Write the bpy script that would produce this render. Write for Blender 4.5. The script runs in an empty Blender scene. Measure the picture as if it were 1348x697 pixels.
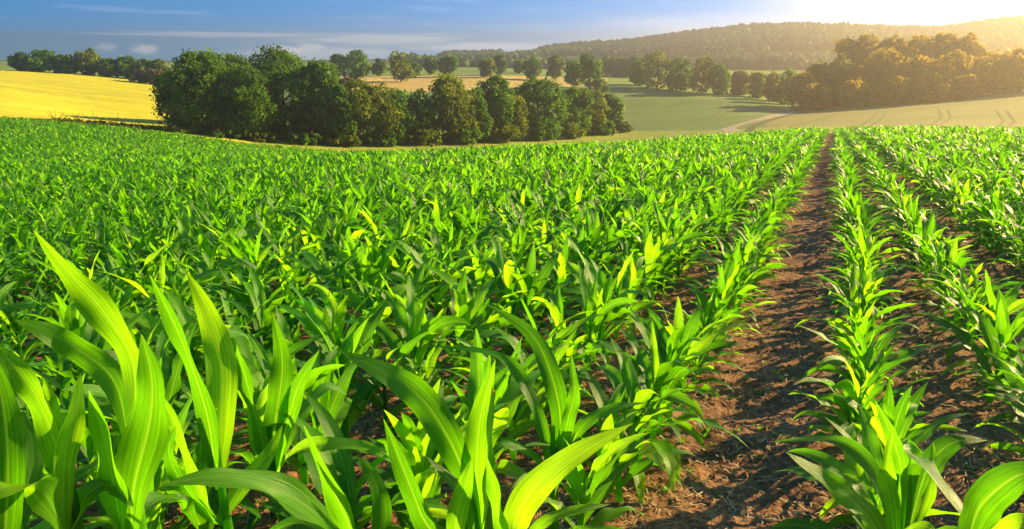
import bpy, math, random
import numpy as np
R = math.radians
scene = bpy.context.scene

# ------------------------------------------------------------------ camera
W0, H0, F = 1348.0, 697.0, 950.0
PITCH = math.atan(268.5 / F)
SP, CP = math.sin(PITCH), math.cos(PITCH)
cam_d = bpy.data.cameras.new("camera")
cam_d.sensor_width = 36.0
cam_d.lens = 36.0 * F / W0
cam_d.clip_start = 0.05
cam_d.clip_end = 20000.0
cam = bpy.data.objects.new("camera", cam_d)
scene.collection.objects.link(cam)
cam.location = (0, 0, 0)
cam.rotation_euler = (math.pi / 2 - PITCH, 0, 0)
scene.camera = cam

# ------------------------------------------------------------------ light
SUN_AZ, SUN_EL = 60.0, 21.0          # degrees right of the view, above the horizon
SUN_POWER, SUN_COLOR = 5.0, (1.0, 0.74, 0.32)
SKY_STRENGTH = 0.112
HAZE_DENSITY, HAZE_G = 0.0010, 0.81
scene.view_settings.view_transform = 'Standard'
scene.view_settings.look = 'None'
scene.view_settings.exposure = 1.48
scene.view_settings.gamma = 1.0
scene.view_settings.use_curve_mapping = False
scene.render.engine = 'CYCLES'
cy = scene.cycles
cy.use_denoising = True
cy.denoiser = 'OPENIMAGEDENOISE'
cy.max_bounces = 6
cy.diffuse_bounces = 3
cy.glossy_bounces = 2
cy.transmission_bounces = 4
cy.volume_bounces = 0
cy.sample_clamp_indirect = 6.0
cy.caustics_reflective = False
cy.caustics_refractive = False
cy.use_adaptive_sampling = True
cy.adaptive_threshold = 0.02

sun_d = bpy.data.lights.new("sun", 'SUN')
sun_d.energy = SUN_POWER
sun_d.angle = R(0.6)
sun_d.color = SUN_COLOR
sun = bpy.data.objects.new("sun", sun_d)
scene.collection.objects.link(sun)
sun.rotation_euler = (R(90 - SUN_EL), 0, R(180 - SUN_AZ))
sun.location = (60, 30, 40)

world = bpy.data.worlds.new("World")
scene.world = world
world.use_nodes = True
wn, wl = world.node_tree.nodes, world.node_tree.links
wn.clear()


def N(nt, typ, **kw):
    n = nt.nodes.new(typ)
    for k, v in kw.items():
        if k.startswith('i_'):
            n.inputs[k[2:].replace('_', ' ')].default_value = v
        else:
            setattr(n, k, v)
    return n


def build_world():
    nt = world.node_tree
    L = nt.links.new
    tc = N(nt, 'ShaderNodeTexCoord')
    sep = N(nt, 'ShaderNodeSeparateXYZ')
    L(tc.outputs['Generated'], sep.inputs[0])
    # a clear, dry evening sky: the blue comes down close to the horizon
    mz = N(nt, 'ShaderNodeMath', operation='MULTIPLY_ADD')
    mz.inputs[1].default_value = 3.6
    mz.inputs[2].default_value = 0.16
    L(sep.outputs['Z'], mz.inputs[0])
    mn = N(nt, 'ShaderNodeMath', operation='MINIMUM')
    L(mz.outputs[0], mn.inputs[0]); mn.inputs[1].default_value = 3.0
    comb = N(nt, 'ShaderNodeCombineXYZ')
    L(sep.outputs['X'], comb.inputs['X']); L(sep.outputs['Y'], comb.inputs['Y']); L(mn.outputs[0], comb.inputs['Z'])
    nrm = N(nt, 'ShaderNodeVectorMath', operation='NORMALIZE')
    L(comb.outputs[0], nrm.inputs[0])
    sky = N(nt, 'ShaderNodeTexSky', sky_type='NISHITA')
    sky.sun_disc = False
    sky.sun_elevation = R(SUN_EL)
    sky.sun_rotation = R(SUN_AZ)
    sky.altitude = 300
    sky.air_density = 1.0
    sky.dust_density = 0.8
    sky.ozone_density = 1.6
    L(nrm.outputs[0], sky.inputs['Vector'])
    # thin streaky clouds, by direction
    az = N(nt, 'ShaderNodeMath', operation='ARCTAN2')
    L(sep.outputs['X'], az.inputs[0]); L(sep.outputs['Y'], az.inputs[1])
    c2 = N(nt, 'ShaderNodeCombineXYZ')
    L(az.outputs[0], c2.inputs['X']); L(sep.outputs['Z'], c2.inputs['Y'])
    mp = N(nt, 'ShaderNodeMapping')
    mp.inputs['Scale'].default_value = (5.0, 75.0, 1.0)
    mp.inputs['Rotation'].default_value = (0, 0, R(0.0))
    mp.inputs['Location'].default_value = (3.1, 1.4, 0.0)
    L(c2.outputs[0], mp.inputs['Vector'])
    nz = N(nt, 'ShaderNodeTexNoise')
    nz.inputs['Scale'].default_value = 1.0
    nz.inputs['Detail'].default_value = 6.0
    nz.inputs['Roughness'].default_value = 0.55
    L(mp.outputs[0], nz.inputs['Vector'])
    mr = N(nt, 'ShaderNodeMapRange', interpolation_type='SMOOTHSTEP')
    mr.inputs['From Min'].default_value = 0.50
    mr.inputs['From Max'].default_value = 0.78
    mr.inputs['To Max'].default_value = 0.12
    L(nz.outputs['Fac'], mr.inputs['Value'])

    def puff(a0, z0, sa, sz, fac, thr0, thr1):
        # a small cloud round the direction (azimuth a0, height z0)
        sx = N(nt, 'ShaderNodeMath', operation='MULTIPLY_ADD')
        L(az.outputs[0], sx.inputs[0]); sx.inputs[1].default_value = 1 / sa; sx.inputs[2].default_value = -a0 / sa
        sy = N(nt, 'ShaderNodeMath', operation='MULTIPLY_ADD')
        L(sep.outputs['Z'], sy.inputs[0]); sy.inputs[1].default_value = 1 / sz; sy.inputs[2].default_value = -z0 / sz
        cc = N(nt, 'ShaderNodeCombineXYZ')
        L(sx.outputs[0], cc.inputs[0]); L(sy.outputs[0], cc.inputs[1])
        ln = N(nt, 'ShaderNodeVectorMath', operation='LENGTH')
        L(cc.outputs[0], ln.inputs[0])
        n2 = N(nt, 'ShaderNodeTexNoise')
        n2.inputs['Scale'].default_value = 1.6
        n2.inputs['Detail'].default_value = 5.0
        L(cc.outputs[0], n2.inputs['Vector'])
        ad = N(nt, 'ShaderNodeMath', operation='MULTIPLY_ADD')
        L(n2.outputs['Fac'], ad.inputs[0]); ad.inputs[1].default_value = 1.3; L(ln.outputs['Value'], ad.inputs[2])
        m2 = N(nt, 'ShaderNodeMapRange', interpolation_type='SMOOTHSTEP')
        m2.inputs['From Min'].default_value = thr0
        m2.inputs['From Max'].default_value = thr1
        m2.inputs['To Min'].default_value = fac
        m2.inputs['To Max'].default_value = 0.0
        L(ad.outputs[0], m2.inputs['Value'])
        return m2.outputs[0]

    def azz(px, py):
        d = dir_of(px, py)
        return math.atan2(d[0], d[1]), d[2] / np.linalg.norm(d)
    outs = [mr.outputs[0]]
    for (px, py, wx, wy, fac) in ((192, 65, 16, 6, .5), (375, 68, 45, 8, .6), (410, 64, 26, 8, .5), (140, 62, 12, 5, .3),
                                  (300, 46, 150, 3.5, .3), (500, 52, 120, 8, .38), (430, 70, 120, 10, .35),
                                  (640, 62, 110, 7, .4), (1180, 70, 420, 44, .55), (1380, 50, 330, 60, .85)):
        a0, z0 = azz(px, py)
        outs.append(puff(a0, z0, wx / F, wy / F, fac, 0.9, 1.9))
    cur = outs[0]
    for o in outs[1:]:
        mx = N(nt, 'ShaderNodeMath', operation='MAXIMUM')
        L(cur, mx.inputs[0]); L(o, mx.inputs[1]); cur = mx.outputs[0]
    mix = N(nt, 'ShaderNodeMix', data_type='RGBA')
    L(cur, mix.inputs['Factor'])
    hs = N(nt, 'ShaderNodeHueSaturation')
    hs.inputs['Saturation'].default_value = 1.65
    L(sky.outputs[0], hs.inputs['Color'])
    L(hs.outputs[0], mix.inputs['A'])
    mix.inputs['B'].default_value = (9.6, 8.6, 8.0, 1)
    bg = N(nt, 'ShaderNodeBackground')
    bg.inputs['Strength'].default_value = SKY_STRENGTH
    L(mix.outputs['Result'], bg.inputs['Color'])
    out = N(nt, 'ShaderNodeOutputWorld')
    L(bg.outputs[0], out.inputs['Surface'])


def dir_of(px, py):
    """World direction through a pixel of the photograph (only used to survey where things stand)."""
    x = (px - W0 / 2) / F
    y = (H0 / 2 - py) / F
    return np.array([x, y * SP + CP, y * CP - SP])


def point_of(px, py, dist):
    d = dir_of(px, py)
    return d * (dist / math.hypot(d[0], d[1]))


build_world()

# ------------------------------------------------------------------ small helpers
def mesh_np(name, verts, quads=None, tris=None, mat=None, uv=None, rnd=None, smooth=True):
    me = bpy.data.meshes.new(name)
    verts = np.asarray(verts, np.float32).reshape(-1, 3)
    me.vertices.add(len(verts))
    me.vertices.foreach_set('co', verts.ravel())
    loops = []
    starts = []
    n = 0
    if quads is not None and len(quads):
        q = np.asarray(quads, np.int32).reshape(-1, 4)
        loops.append(q.ravel()); starts.append(np.arange(len(q)) * 4 + n); n += q.size
    if tris is not None and len(tris):
        t = np.asarray(tris, np.int32).reshape(-1, 3)
        loops.append(t.ravel()); starts.append(np.arange(len(t)) * 3 + n); n += t.size
    loops = np.concatenate(loops).astype(np.int32); starts = np.concatenate(starts).astype(np.int32)
    me.loops.add(len(loops)); me.loops.foreach_set('vertex_index', loops)
    me.polygons.add(len(starts)); me.polygons.foreach_set('loop_start', starts)
    me.update(calc_edges=True)
    if uv is not None:
        ul = me.uv_layers.new(name='UVMap')
        ul.data.foreach_set('uv', np.asarray(uv, np.float32).reshape(-1, 2)[loops].ravel())
    if rnd is not None:
        a = me.attributes.new('rnd', 'FLOAT', 'POINT')
        a.data.foreach_set('value', np.asarray(rnd, np.float32).ravel())
    me.polygons.foreach_set('use_smooth', np.full(len(starts), smooth, bool))
    if mat:
        me.materials.append(mat)
    me.validate()
    return me


def link(name, data, parent=None):
    o = bpy.data.objects.new(name, data)
    scene.collection.objects.link(o)
    if parent:
        o.parent = parent
    return o


def tag(o, label=None, cat=None, group=None, kind=None):
    if label: o['label'] = label
    if cat: o['category'] = cat
    if group: o['group'] = group
    if kind: o['kind'] = kind
    return o


def vnoise(x, y, seed=0):
    """smooth 2-D value noise, vectorised"""
    xi = np.floor(x).astype(np.int64); yi = np.floor(y).astype(np.int64)
    xf = x - xi; yf = y - yi
    u = xf * xf * (3 - 2 * xf); v = yf * yf * (3 - 2 * yf)

    def h(a, b):
        n = (a * 374761393 + b * 668265263 + seed * 1442695041) & 0xffffffff
        n = ((n ^ (n >> 13)) * 1274126177) & 0xffffffff
        return ((n ^ (n >> 16)) & 0xffff) / 65535.0
    return (h(xi, yi) * (1 - u) + h(xi + 1, yi) * u) * (1 - v) + (h(xi, yi + 1) * (1 - u) + h(xi + 1, yi + 1) * u) * v


# ------------------------------------------------------------------ materials
def new_mat(name):
    m = bpy.data.materials.new(name)
    m.use_nodes = True
    m.node_tree.nodes.clear()
    return m, m.node_tree


def ramp(nt, fac, stops):
    r = N(nt, 'ShaderNodeValToRGB')
    el = r.color_ramp.elements
    while len(el) < len(stops):
        el.new(0.5)
    for e, (p, c) in zip(el, stops):
        e.position = p; e.color = (*c, 1)
    nt.links.new(fac, r.inputs[0])
    return r.outputs[0]


def foliage_mat(name, stops, trans, tfac=0.35, rough=0.65, scale=0.5, spec=0.12):
    m, nt = new_mat(name)
    L = nt.links.new
    at = N(nt, 'ShaderNodeAttribute', attribute_name='rnd')
    geo = N(nt, 'ShaderNodeNewGeometry')
    nz = N(nt, 'ShaderNodeTexNoise')
    nz.inputs['Scale'].default_value = scale
    nz.inputs['Detail'].default_value = 3
    L(geo.outputs['Position'], nz.inputs['Vector'])
    mx = N(nt, 'ShaderNodeMix', data_type='FLOAT')
    mx.inputs['Factor'].default_value = 0.5
    L(at.outputs['Fac'], mx.inputs['A']); L(nz.outputs['Fac'], mx.inputs['B'])
    col = ramp(nt, mx.outputs['Result'], stops)
    p = N(nt, 'ShaderNodeBsdfPrincipled')
    p.inputs['Roughness'].default_value = rough
    p.inputs['Specular IOR Level'].default_value = spec
    L(col, p.inputs['Base Color'])
    t = N(nt, 'ShaderNodeBsdfTranslucent')
    hs = N(nt, 'ShaderNodeMix', data_type='RGBA', blend_type='MULTIPLY')
    hs.inputs['Factor'].default_value = 1.0
    L(col, hs.inputs['A']); hs.inputs['B'].default_value = (*trans, 1)
    L(hs.outputs['Result'], t.inputs['Color'])
    ms = N(nt, 'ShaderNodeMixShader')
    ms.inputs[0].default_value = tfac
    L(p.outputs[0], ms.inputs[1]); L(t.outputs[0], ms.inputs[2])
    o = N(nt, 'ShaderNodeOutputMaterial')
    L(ms.outputs[0], o.inputs['Surface'])
    return m


def maize_mat(name, veins=True):
    m, nt = new_mat(name)
    L = nt.links.new
    at = N(nt, 'ShaderNodeAttribute', attribute_name='rnd')
    oi = N(nt, 'ShaderNodeObjectInfo')
    ad = N(nt, 'ShaderNodeMath', operation='ADD')
    L(at.outputs['Fac'], ad.inputs[0]); L(oi.outputs['Random'], ad.inputs[1])
    md = N(nt, 'ShaderNodeMath', operation='FRACT')
    L(ad.outputs[0], md.inputs[0])
    base = ramp(nt, md.outputs[0], [(0.0, (0.026, 0.125, 0.004)), (0.5, (0.056, 0.22, 0.005)), (1.0, (0.135, 0.34, 0.010))])
    col = base
    bump_in = None
    if veins:
        uv = N(nt, 'ShaderNodeUVMap', uv_map='UVMap')
        sep = N(nt, 'ShaderNodeSeparateXYZ')
        L(uv.outputs[0], sep.inputs[0])
        # mottling along the blade
        mp = N(nt, 'ShaderNodeMapping')
        mp.inputs['Scale'].default_value = (16, 1.5, 1)
        L(uv.outputs[0], mp.inputs[0])
        nz = N(nt, 'ShaderNodeTexNoise')
        nz.inputs['Scale'].default_value = 1.0; nz.inputs['Detail'].default_value = 4
        L(mp.outputs[0], nz.inputs['Vector'])
        mm = N(nt, 'ShaderNodeMapRange')
        mm.inputs['From Min'].default_value = 0.3; mm.inputs['From Max'].default_value = 0.7
        mm.inputs['To Min'].default_value = 0.62; mm.inputs['To Max'].default_value = 1.35
        L(nz.outputs['Fac'], mm.inputs['Value'])
        # fine parallel veins
        sw = N(nt, 'ShaderNodeMath', operation='MULTIPLY'); sw.inputs[1].default_value = 150.0
        L(sep.outputs['X'], sw.inputs[0])
        sn = N(nt, 'ShaderNodeMath', operation='SINE'); L(sw.outputs[0], sn.inputs[0])
        vm = N(nt, 'ShaderNodeMath', operation='MULTIPLY_ADD'); vm.inputs[1].default_value = 0.13; vm.inputs[2].default_value = 1.0
        L(sn.outputs[0], vm.inputs[0])
        pr = N(nt, 'ShaderNodeMath', operation='MULTIPLY'); L(mm.outputs[0], pr.inputs[0]); L(vm.outputs[0], pr.inputs[1])
        cb = N(nt, 'ShaderNodeCombineXYZ')
        for i in range(3): L(pr.outputs[0], cb.inputs[i])
        mu = N(nt, 'ShaderNodeMix', data_type='RGBA', blend_type='MULTIPLY'); mu.inputs['Factor'].default_value = 1
        L(base, mu.inputs['A']); L(cb.outputs[0], mu.inputs['B'])
        # pale midrib
        dm = N(nt, 'ShaderNodeMath', operation='SUBTRACT'); L(sep.outputs['X'], dm.inputs[0]); dm.inputs[1].default_value = 0.5
        ab = N(nt, 'ShaderNodeMath', operation='ABSOLUTE'); L(dm.outputs[0], ab.inputs[0])
        rb = N(nt, 'ShaderNodeMapRange', interpolation_type='SMOOTHSTEP')
        rb.inputs['From Min'].default_value = 0.018; rb.inputs['From Max'].default_value = 0.06
        rb.inputs['To Min'].default_value = 0.36; rb.inputs['To Max'].default_value = 0.0
        L(ab.outputs[0], rb.inputs['Value'])
        mr = N(nt, 'ShaderNodeMix', data_type='RGBA'); L(rb.outputs[0], mr.inputs['Factor'])
        L(mu.outputs['Result'], mr.inputs['A']); mr.inputs['B'].default_value = (0.17, 0.36, 0.06, 1)
        # scorched, yellowed tips here and there
        tp = N(nt, 'ShaderNodeMath', operation='MULTIPLY_ADD')
        L(nz.outputs['Fac'], tp.inputs[0]); tp.inputs[1].default_value = 0.16; L(sep.outputs['Y'], tp.inputs[2])
        tm = N(nt, 'ShaderNodeMapRange', interpolation_type='SMOOTHSTEP')
        tm.inputs['From Min'].default_value = 1.06; tm.inputs['From Max'].default_value = 1.11; tm.inputs['To Max'].default_value = 0.45
        L(tp.outputs[0], tm.inputs['Value'])
        mt = N(nt, 'ShaderNodeMix', data_type='RGBA'); L(tm.outputs[0], mt.inputs['Factor'])
        L(mr.outputs['Result'], mt.inputs['A']); mt.inputs['B'].default_value = (0.34, 0.27, 0.06, 1)
        col = mt.outputs['Result']
        bp = N(nt, 'ShaderNodeBump'); bp.inputs['Strength'].default_value = 0.35; bp.inputs['Distance'].default_value = 0.004
        L(pr.outputs[0], bp.inputs['Height'])
        bump_in = bp.outputs[0]
    p = N(nt, 'ShaderNodeBsdfPrincipled')
    p.inputs['Roughness'].default_value = 0.42
    p.inputs['Specular IOR Level'].default_value = 0.3
    L(col, p.inputs['Base Color'])
    if bump_in: L(bump_in, p.inputs['Normal'])
    t = N(nt, 'ShaderNodeBsdfTranslucent')
    tm2 = N(nt, 'ShaderNodeMix', data_type='RGBA', blend_type='MULTIPLY'); tm2.inputs['Factor'].default_value = 1
    L(col, tm2.inputs['A']); tm2.inputs['B'].default_value = (4.3, 3.35, 0.8, 1)
    L(tm2.outputs['Result'], t.inputs['Color'])
    ms = N(nt, 'ShaderNodeMixShader'); ms.inputs[0].default_value = 0.5
    L(p.outputs[0], ms.inputs[1]); L(t.outputs[0], ms.inputs[2])
    o = N(nt, 'ShaderNodeOutputMaterial'); L(ms.outputs[0], o.inputs['Surface'])
    return m


def ground_mat(name, stops, scales=((0.05, 1), (0.6, 1), (6, 1)), bump=0.3, rough=0.9, bump_dist=0.15, stretch=None, rot=0):
    m, nt = new_mat(name)
    L = nt.links.new
    geo = N(nt, 'ShaderNodeNewGeometry')
    vec = geo.outputs['Position']
    cur = None
    tot = sum(w for _, w in scales)
    for i, (s, w) in enumerate(scales):
        mp = N(nt, 'ShaderNodeMapping')
        mp.inputs['Location'].default_value = (i * 17.3, i * 5.1, 0)
        mp.inputs['Rotation'].default_value = (0, 0, R(rot))
        if stretch: mp.inputs['Scale'].default_value = stretch
        L(vec, mp.inputs[0])
        nz = N(nt, 'ShaderNodeTexNoise'); nz.inputs['Scale'].default_value = s; nz.inputs['Detail'].default_value = 4
        nz.inputs['Roughness'].default_value = 0.6
        L(mp.outputs[0], nz.inputs['Vector'])
        ma = N(nt, 'ShaderNodeMath', operation='MULTIPLY_ADD'); ma.inputs[1].default_value = w / tot
        L(nz.outputs['Fac'], ma.inputs[0])
        if cur is None: ma.inputs[2].default_value = 0
        else: L(cur, ma.inputs[2])
        cur = ma.outputs[0]
    col = ramp(nt, cur, stops)
    p = N(nt, 'ShaderNodeBsdfPrincipled'); p.inputs['Roughness'].default_value = rough
    p.inputs['Specular IOR Level'].default_value = 0.2
    L(col, p.inputs['Base Color'])
    b = N(nt, 'ShaderNodeBump'); b.inputs['Strength'].default_value = bump; b.inputs['Distance'].default_value = bump_dist
    L(cur, b.inputs['Height']); L(b.outputs[0], p.inputs['Normal'])
    o = N(nt, 'ShaderNodeOutputMaterial'); L(p.outputs[0], o.inputs['Surface'])
    return m


M_LEAF = maize_mat('maize_leaf')
M_LEAF_FAR = maize_mat('maize_leaf_far', veins=False)
M_SOIL = ground_mat('soil', [(0.36, (0.085, 0.036, 0.016)), (0.5, (0.215, 0.098, 0.044)), (0.64, (0.38, 0.21, 0.105))],
                    scales=((1.1, 1.0), (9, 1.0), (60, 1.3)), bump=0.9, bump_dist=0.03)
M_RAPE = ground_mat('yellow_crop', [(0.34, (0.32, 0.35, 0.012)), (0.46, (0.54, 0.50, 0.014)), (0.55, (0.68, 0.63, 0.02)), (0.66, (0.78, 0.73, 0.05))],
                    scales=((0.02, 1.2), (0.15, 1), (1.2, 1.2)), bump=0.8, bump_dist=0.5, stretch=(.35, 1.6, 1), rot=12)
M_VERGE = ground_mat('verge_grass', [(0.35, (0.13, 0.20, 0.02)), (0.5, (0.28, 0.34, 0.03)), (0.65, (0.46, 0.44, 0.05))],
                     scales=((0.05, 1.0), (0.7, 1), (4, 1)), bump=0.5, bump_dist=0.2)
M_GREEN = ground_mat('green_crop', [(0.35, (0.09, 0.16, 0.030)), (0.5, (0.15, 0.235, 0.045)), (0.65, (0.24, 0.31, 0.06))],
                     scales=((0.02, 1.3), (0.12, 1.0), (.9, .9)), bump=0.5, bump_dist=0.3, stretch=(.3, 1.8, 1), rot=20)
M_OCHRE = ground_mat('ripening_crop', [(0.35, (0.17, 0.19, 0.04)), (0.5, (0.26, 0.25, 0.06)), (0.65, (0.36, 0.32, 0.09))],
                     scales=((0.02, 1.3), (0.12, 1.0), (.9, .9)), bump=0.5, bump_dist=0.3, stretch=(.3, 1.8, 1), rot=20)
M_GOLD = ground_mat('wheat', [(0.35, (0.42, 0.29, 0.07)), (0.5, (0.56, 0.41, 0.11)), (0.65, (0.66, 0.50, 0.16))],
                    scales=((0.03, 1.0), (0.3, 1), (2, 1)), bump=0.3, bump_dist=0.3)
M_MEADOW = ground_mat('meadow_grass', [(0.35, (0.10, 0.18, 0.025)), (0.5, (0.20, 0.30, 0.04)), (0.65, (0.30, 0.37, 0.05))],
                      scales=((0.015, 1.5), (0.1, 1), (1, 1)), bump=0.3)
M_HILL = ground_mat('hill_grass', [(0.35, (0.05, 0.09, 0.02)), (0.5, (0.11, 0.17, 0.03)), (0.65, (0.20, 0.25, 0.05))],
                    scales=((0.006, 1.5), (0.03, 1), (0.3, 1)), bump=0.2)
M_TRACK = ground_mat('track_gravel', [(0.35, (0.30, 0.24, 0.13)), (0.6, (0.50, 0.42, 0.27))], bump=0.3, scales=((0.5, 1), (5, 1)))
M_RUT = ground_mat('wheel_rut', [(0.35, (0.06, 0.07, 0.02)), (0.6, (0.12, 0.12, 0.04))], bump=0.3, scales=((0.5, 1), (5, 1)))
M_WHEEL = ground_mat('wheel_track', [(0.35, (0.10, 0.12, 0.03)), (0.6, (0.19, 0.20, 0.06))], bump=0.3, scales=((0.5, 1), (5, 1)))
M_BARK = ground_mat('bark', [(0.35, (0.035, 0.025, 0.018)), (0.6, (0.11, 0.085, 0.06))], bump=0.8, scales=((1.5, 1), (8, 1)), bump_dist=0.05)
M_STRAW = ground_mat('straw', [(0.35, (0.28, 0.17, 0.08)), (0.6, (0.52, 0.37, 0.20))], bump=0.1, scales=((8, 1), (40, 1)))
OAK = foliage_mat('oak_leaves', [(0.25, (0.026, 0.078, 0.005)), (0.5, (0.068, 0.165, 0.008)), (0.8, (0.16, 0.31, 0.013))], (2.6, 2.2, .8))
HEDGE = foliage_mat('hedge_leaves', [(0.25, (0.028, 0.086, 0.005)), (0.5, (0.074, 0.185, 0.008)), (0.8, (0.175, 0.34, 0.015))], (2.6, 2.2, .8))
LIGHT = foliage_mat('pale_leaves', [(0.25, (0.045, 0.092, 0.005)), (0.5, (0.11, 0.18, 0.009)), (0.8, (0.22, 0.29, 0.015))], (2.6, 2.0, .7), tfac=.4)
FLARE_TINT = foliage_mat('flare_tinted_leaves', [(0.25, (0.13, 0.125, 0.004)), (0.5, (0.29, 0.245, 0.006)), (0.8, (0.50, 0.40, 0.010))], (2.3, 1.9, .6), tfac=.42)  # leaf colour shifted to orange, painting in the flare's glow on the wood
BROWNISH = foliage_mat('scrub_leaves', [(0.25, (0.06, 0.06, 0.015)), (0.5, (0.13, 0.12, 0.03)), (0.8, (0.22, 0.17, 0.05))], (2.2, 1.8, .7))
FARWOOD = foliage_mat('far_wood_leaves', [(0.25, (0.014, 0.048, 0.004)), (0.5, (0.055, 0.14, 0.007)), (0.8, (0.18, 0.30, 0.012))], (2.0, 2.0, .8), tfac=.15, scale=0.01)

# ------------------------------------------------------------------ terrain
CAM_H = 1.5
ROW_AZ = R(23.7)
# gradient of the near field (it falls away from the camera)
_A = np.array([[math.sin(ROW_AZ), math.cos(ROW_AZ)], [math.sin(R(-33.4)), math.cos(R(-33.4))]])
GRAD = np.linalg.solve(_A, np.array([-0.064, -0.086]))

KEYPX = [-700, -350, 0, 110, 220, 340, 450, 640, 820, 900, 960, 1040, 1100, 1230, 1348, 1600, 1900]
# (distance, photograph row) of the ground at each survey line, one list per level
LV = {
 'A': [(27, None)] * 6 + [(25, None), (27, None), (31, None), (35, None), (42, None), (44, None), (45, None), (45, None), (42, None), (40, None), (40, None)],
 'A2': [(50, 207), (50, 211), (50, 214), (50, 212), (50, 213), (50, 215), (50, 215), (52, 211), (56, 203), (60, 197), (64, 189), (64, 181), (64, 179), (62, 179), (58, 188), (55, 200), (55, 200)],
 'B': [(108, 140), (108, 150), (108, 159), (106, 167), (102, 179), (102, 195), (104, 203), (108, 201), (112, 194), (110, 190), (105, 184), (95, 179), (85, 175), (80, 173), (76, 184), (70, 195), (70, 195)],
 'C': [(124, 134), (122, 142), (120, 152), (116, 163), (113, 173), (116, 185), (121, 189), (138, 185), (180, 173), (165, 172), (150, 171), (135, 167), (125, 167), (115, 168), (110, 180), (105, 190), (105, 190)],
 'D': [(260, 82), (260, 86), (260, 92), (260, 98), (260, 107), (240, 118), (215, 120), (225, 121), (300, 111), (290, 119), (270, 127), (240, 144), (225, 143), (228, 134), (240, 121), (240, 105), (240, 100)],
 'E': [(330, 81), (330, 83), (330, 89), (330, 92), (320, 97), (310, 101), (300, 101), (320, 99), (380, 104), (420, 100), (430, 100), (430, 104), (430, 108), (420, 105), (400, 96), (380, 88), (380, 84)],
 'F': [(900, 79), (900, 79), (900, 81), (900, 82), (900, 83), (900, 84), (900, 85), (900, 88), (900, 91), (900, 89), (900, 87), (900, 86), (900, 86), (900, 84), (900, 78), (900, 70), (900, 70)],
 'G': [(1900, 79), (1900, 79), (1900, 79.5), (1900, 79.5), (1900, 80), (1900, 80), (1900, 79), (1800, 75), (1700, 59), (1650, 49), (1600, 43), (1600, 40), (1600, 41), (1600, 42), (1500, 29), (1500, 22), (1500, 22)],
 'H': [(5000, 79.5)] * 17,
}
ORDER = ['A', 'A2', 'B', 'C', 'D', 'E', 'F', 'G', 'H']


def tan_el(az, py):
    yy = (H0 / 2 - py) / F
    return np.cos(az) * (yy * CP - SP) / (CP + yy * SP)


def az_of_px(px, py=150):
    d = dir_of(px, py)
    return math.atan2(d[0], d[1])


LV['F'] = [(560, y) for _, y in LV['F']]
LV['G'] = [(d * .5, y) for d, y in LV['G']]
LV['H'] = [(1600, 79.8)] * 17
KEYAZ = np.array([az_of_px(p) for p in KEYPX])
FINE = np.linspace(R(-62), R(62), 621)
_k = np.exp(-np.linspace(-2, 2, 17) ** 2); _k /= _k.sum()


def smooth(a):
    return np.convolve(np.pad(a, 8, mode='edge'), _k, mode='valid')


LT_R, LT_Z = [], []
rA = smooth(np.interp(FINE, KEYAZ, [v[0] for v in LV['A']]))
for rr in (0.3, 12.0, None):
    r_ = np.full_like(FINE, rr) if rr else rA
    LT_R.append(r_); LT_Z.append(-CAM_H + r_ * (np.sin(FINE) * GRAD[0] + np.cos(FINE) * GRAD[1]))
for k in ORDER[1:]:
    r_ = smooth(np.interp(FINE, KEYAZ, [v[0] for v in LV[k]]))
    y_ = smooth(np.interp(FINE, KEYAZ, [v[1] for v in LV[k]]))
    LT_R.append(r_); LT_Z.append(r_ * tan_el(FINE, y_))
LT_R = np.array(LT_R); LT_Z = np.array(LT_Z)
# hermite slopes (finite difference, clamped)
_s = np.diff(LT_Z, axis=0) / np.diff(LT_R, axis=0)
LT_M = np.zeros_like(LT_Z)
LT_M[0] = _s[0]; LT_M[-1] = _s[-1]
_h = np.diff(LT_R, axis=0)
for i in range(1, len(LT_R) - 1):
    w = _h[i - 1] / (_h[i - 1] + _h[i])
    LT_M[i] = _s[i - 1] * (1 - w) + _s[i] * w
LT_M[1] = _s[0]; LT_M[2] = _s[1]


def terrain_polar(az, r):
    az = np.clip(np.asarray(az, float), FINE[0], FINE[-1])
    r = np.asarray(r, float)
    az, r = np.broadcast_arrays(az, r)
    f = (az - FINE[0]) / (FINE[1] - FINE[0])
    i = np.clip(f.astype(int), 0, len(FINE) - 2); f = f - i

    def col(T, k): return T[k, i] * (1 - f) + T[k, i + 1] * f
    out = np.zeros_like(r)
    n = len(LT_R)
    done = np.zeros(r.shape, bool)
    for k in range(n - 1):
        r0, r1 = col(LT_R, k), col(LT_R, k + 1)
        m = (~done) & ((r <= r1) | (k == n - 2))
        t = np.clip((r - r0) / (r1 - r0), 0, 1)
        h = r1 - r0
        z = ((2 * t**3 - 3 * t**2 + 1) * col(LT_Z, k) + (t**3 - 2 * t**2 + t) * h * col(LT_M, k)
             + (-2 * t**3 + 3 * t**2) * col(LT_Z, k + 1) + (t**3 - t**2) * h * col(LT_M, k + 1))
        out = np.where(m, z, out); done |= m
    return out


def ground_z(x, y):
    x = np.asarray(x, float); y = np.asarray(y, float)
    r = np.hypot(x, y)
    z = terrain_polar(np.arctan2(x, y), r)
    zp = -CAM_H + GRAD[0] * x + GRAD[1] * y
    z = np.where((r < 12) | (y < 0), zp, z)
    return z


def level_r(az, k):
    return np.interp(az, FINE, LT_R[k])


# rows of the crop: across-row coordinate q, along-row coordinate s
RD = np.array([math.sin(ROW_AZ), math.cos(ROW_AZ)]); RQ = np.array([RD[1], -RD[0]])


def ground_hit(px, py):
    d = dir_of(px, py)
    t = -CAM_H / (d[2] - GRAD[0] * d[0] - GRAD[1] * d[1])
    return d[:2] * t


q_L = float(ground_hit(862, 590) @ RQ); q_C = float(ground_hit(1152, 590) @ RQ); q_D = float(ground_hit(1350, 590) @ RQ)
print('rows', q_L, q_C, q_D)


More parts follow.
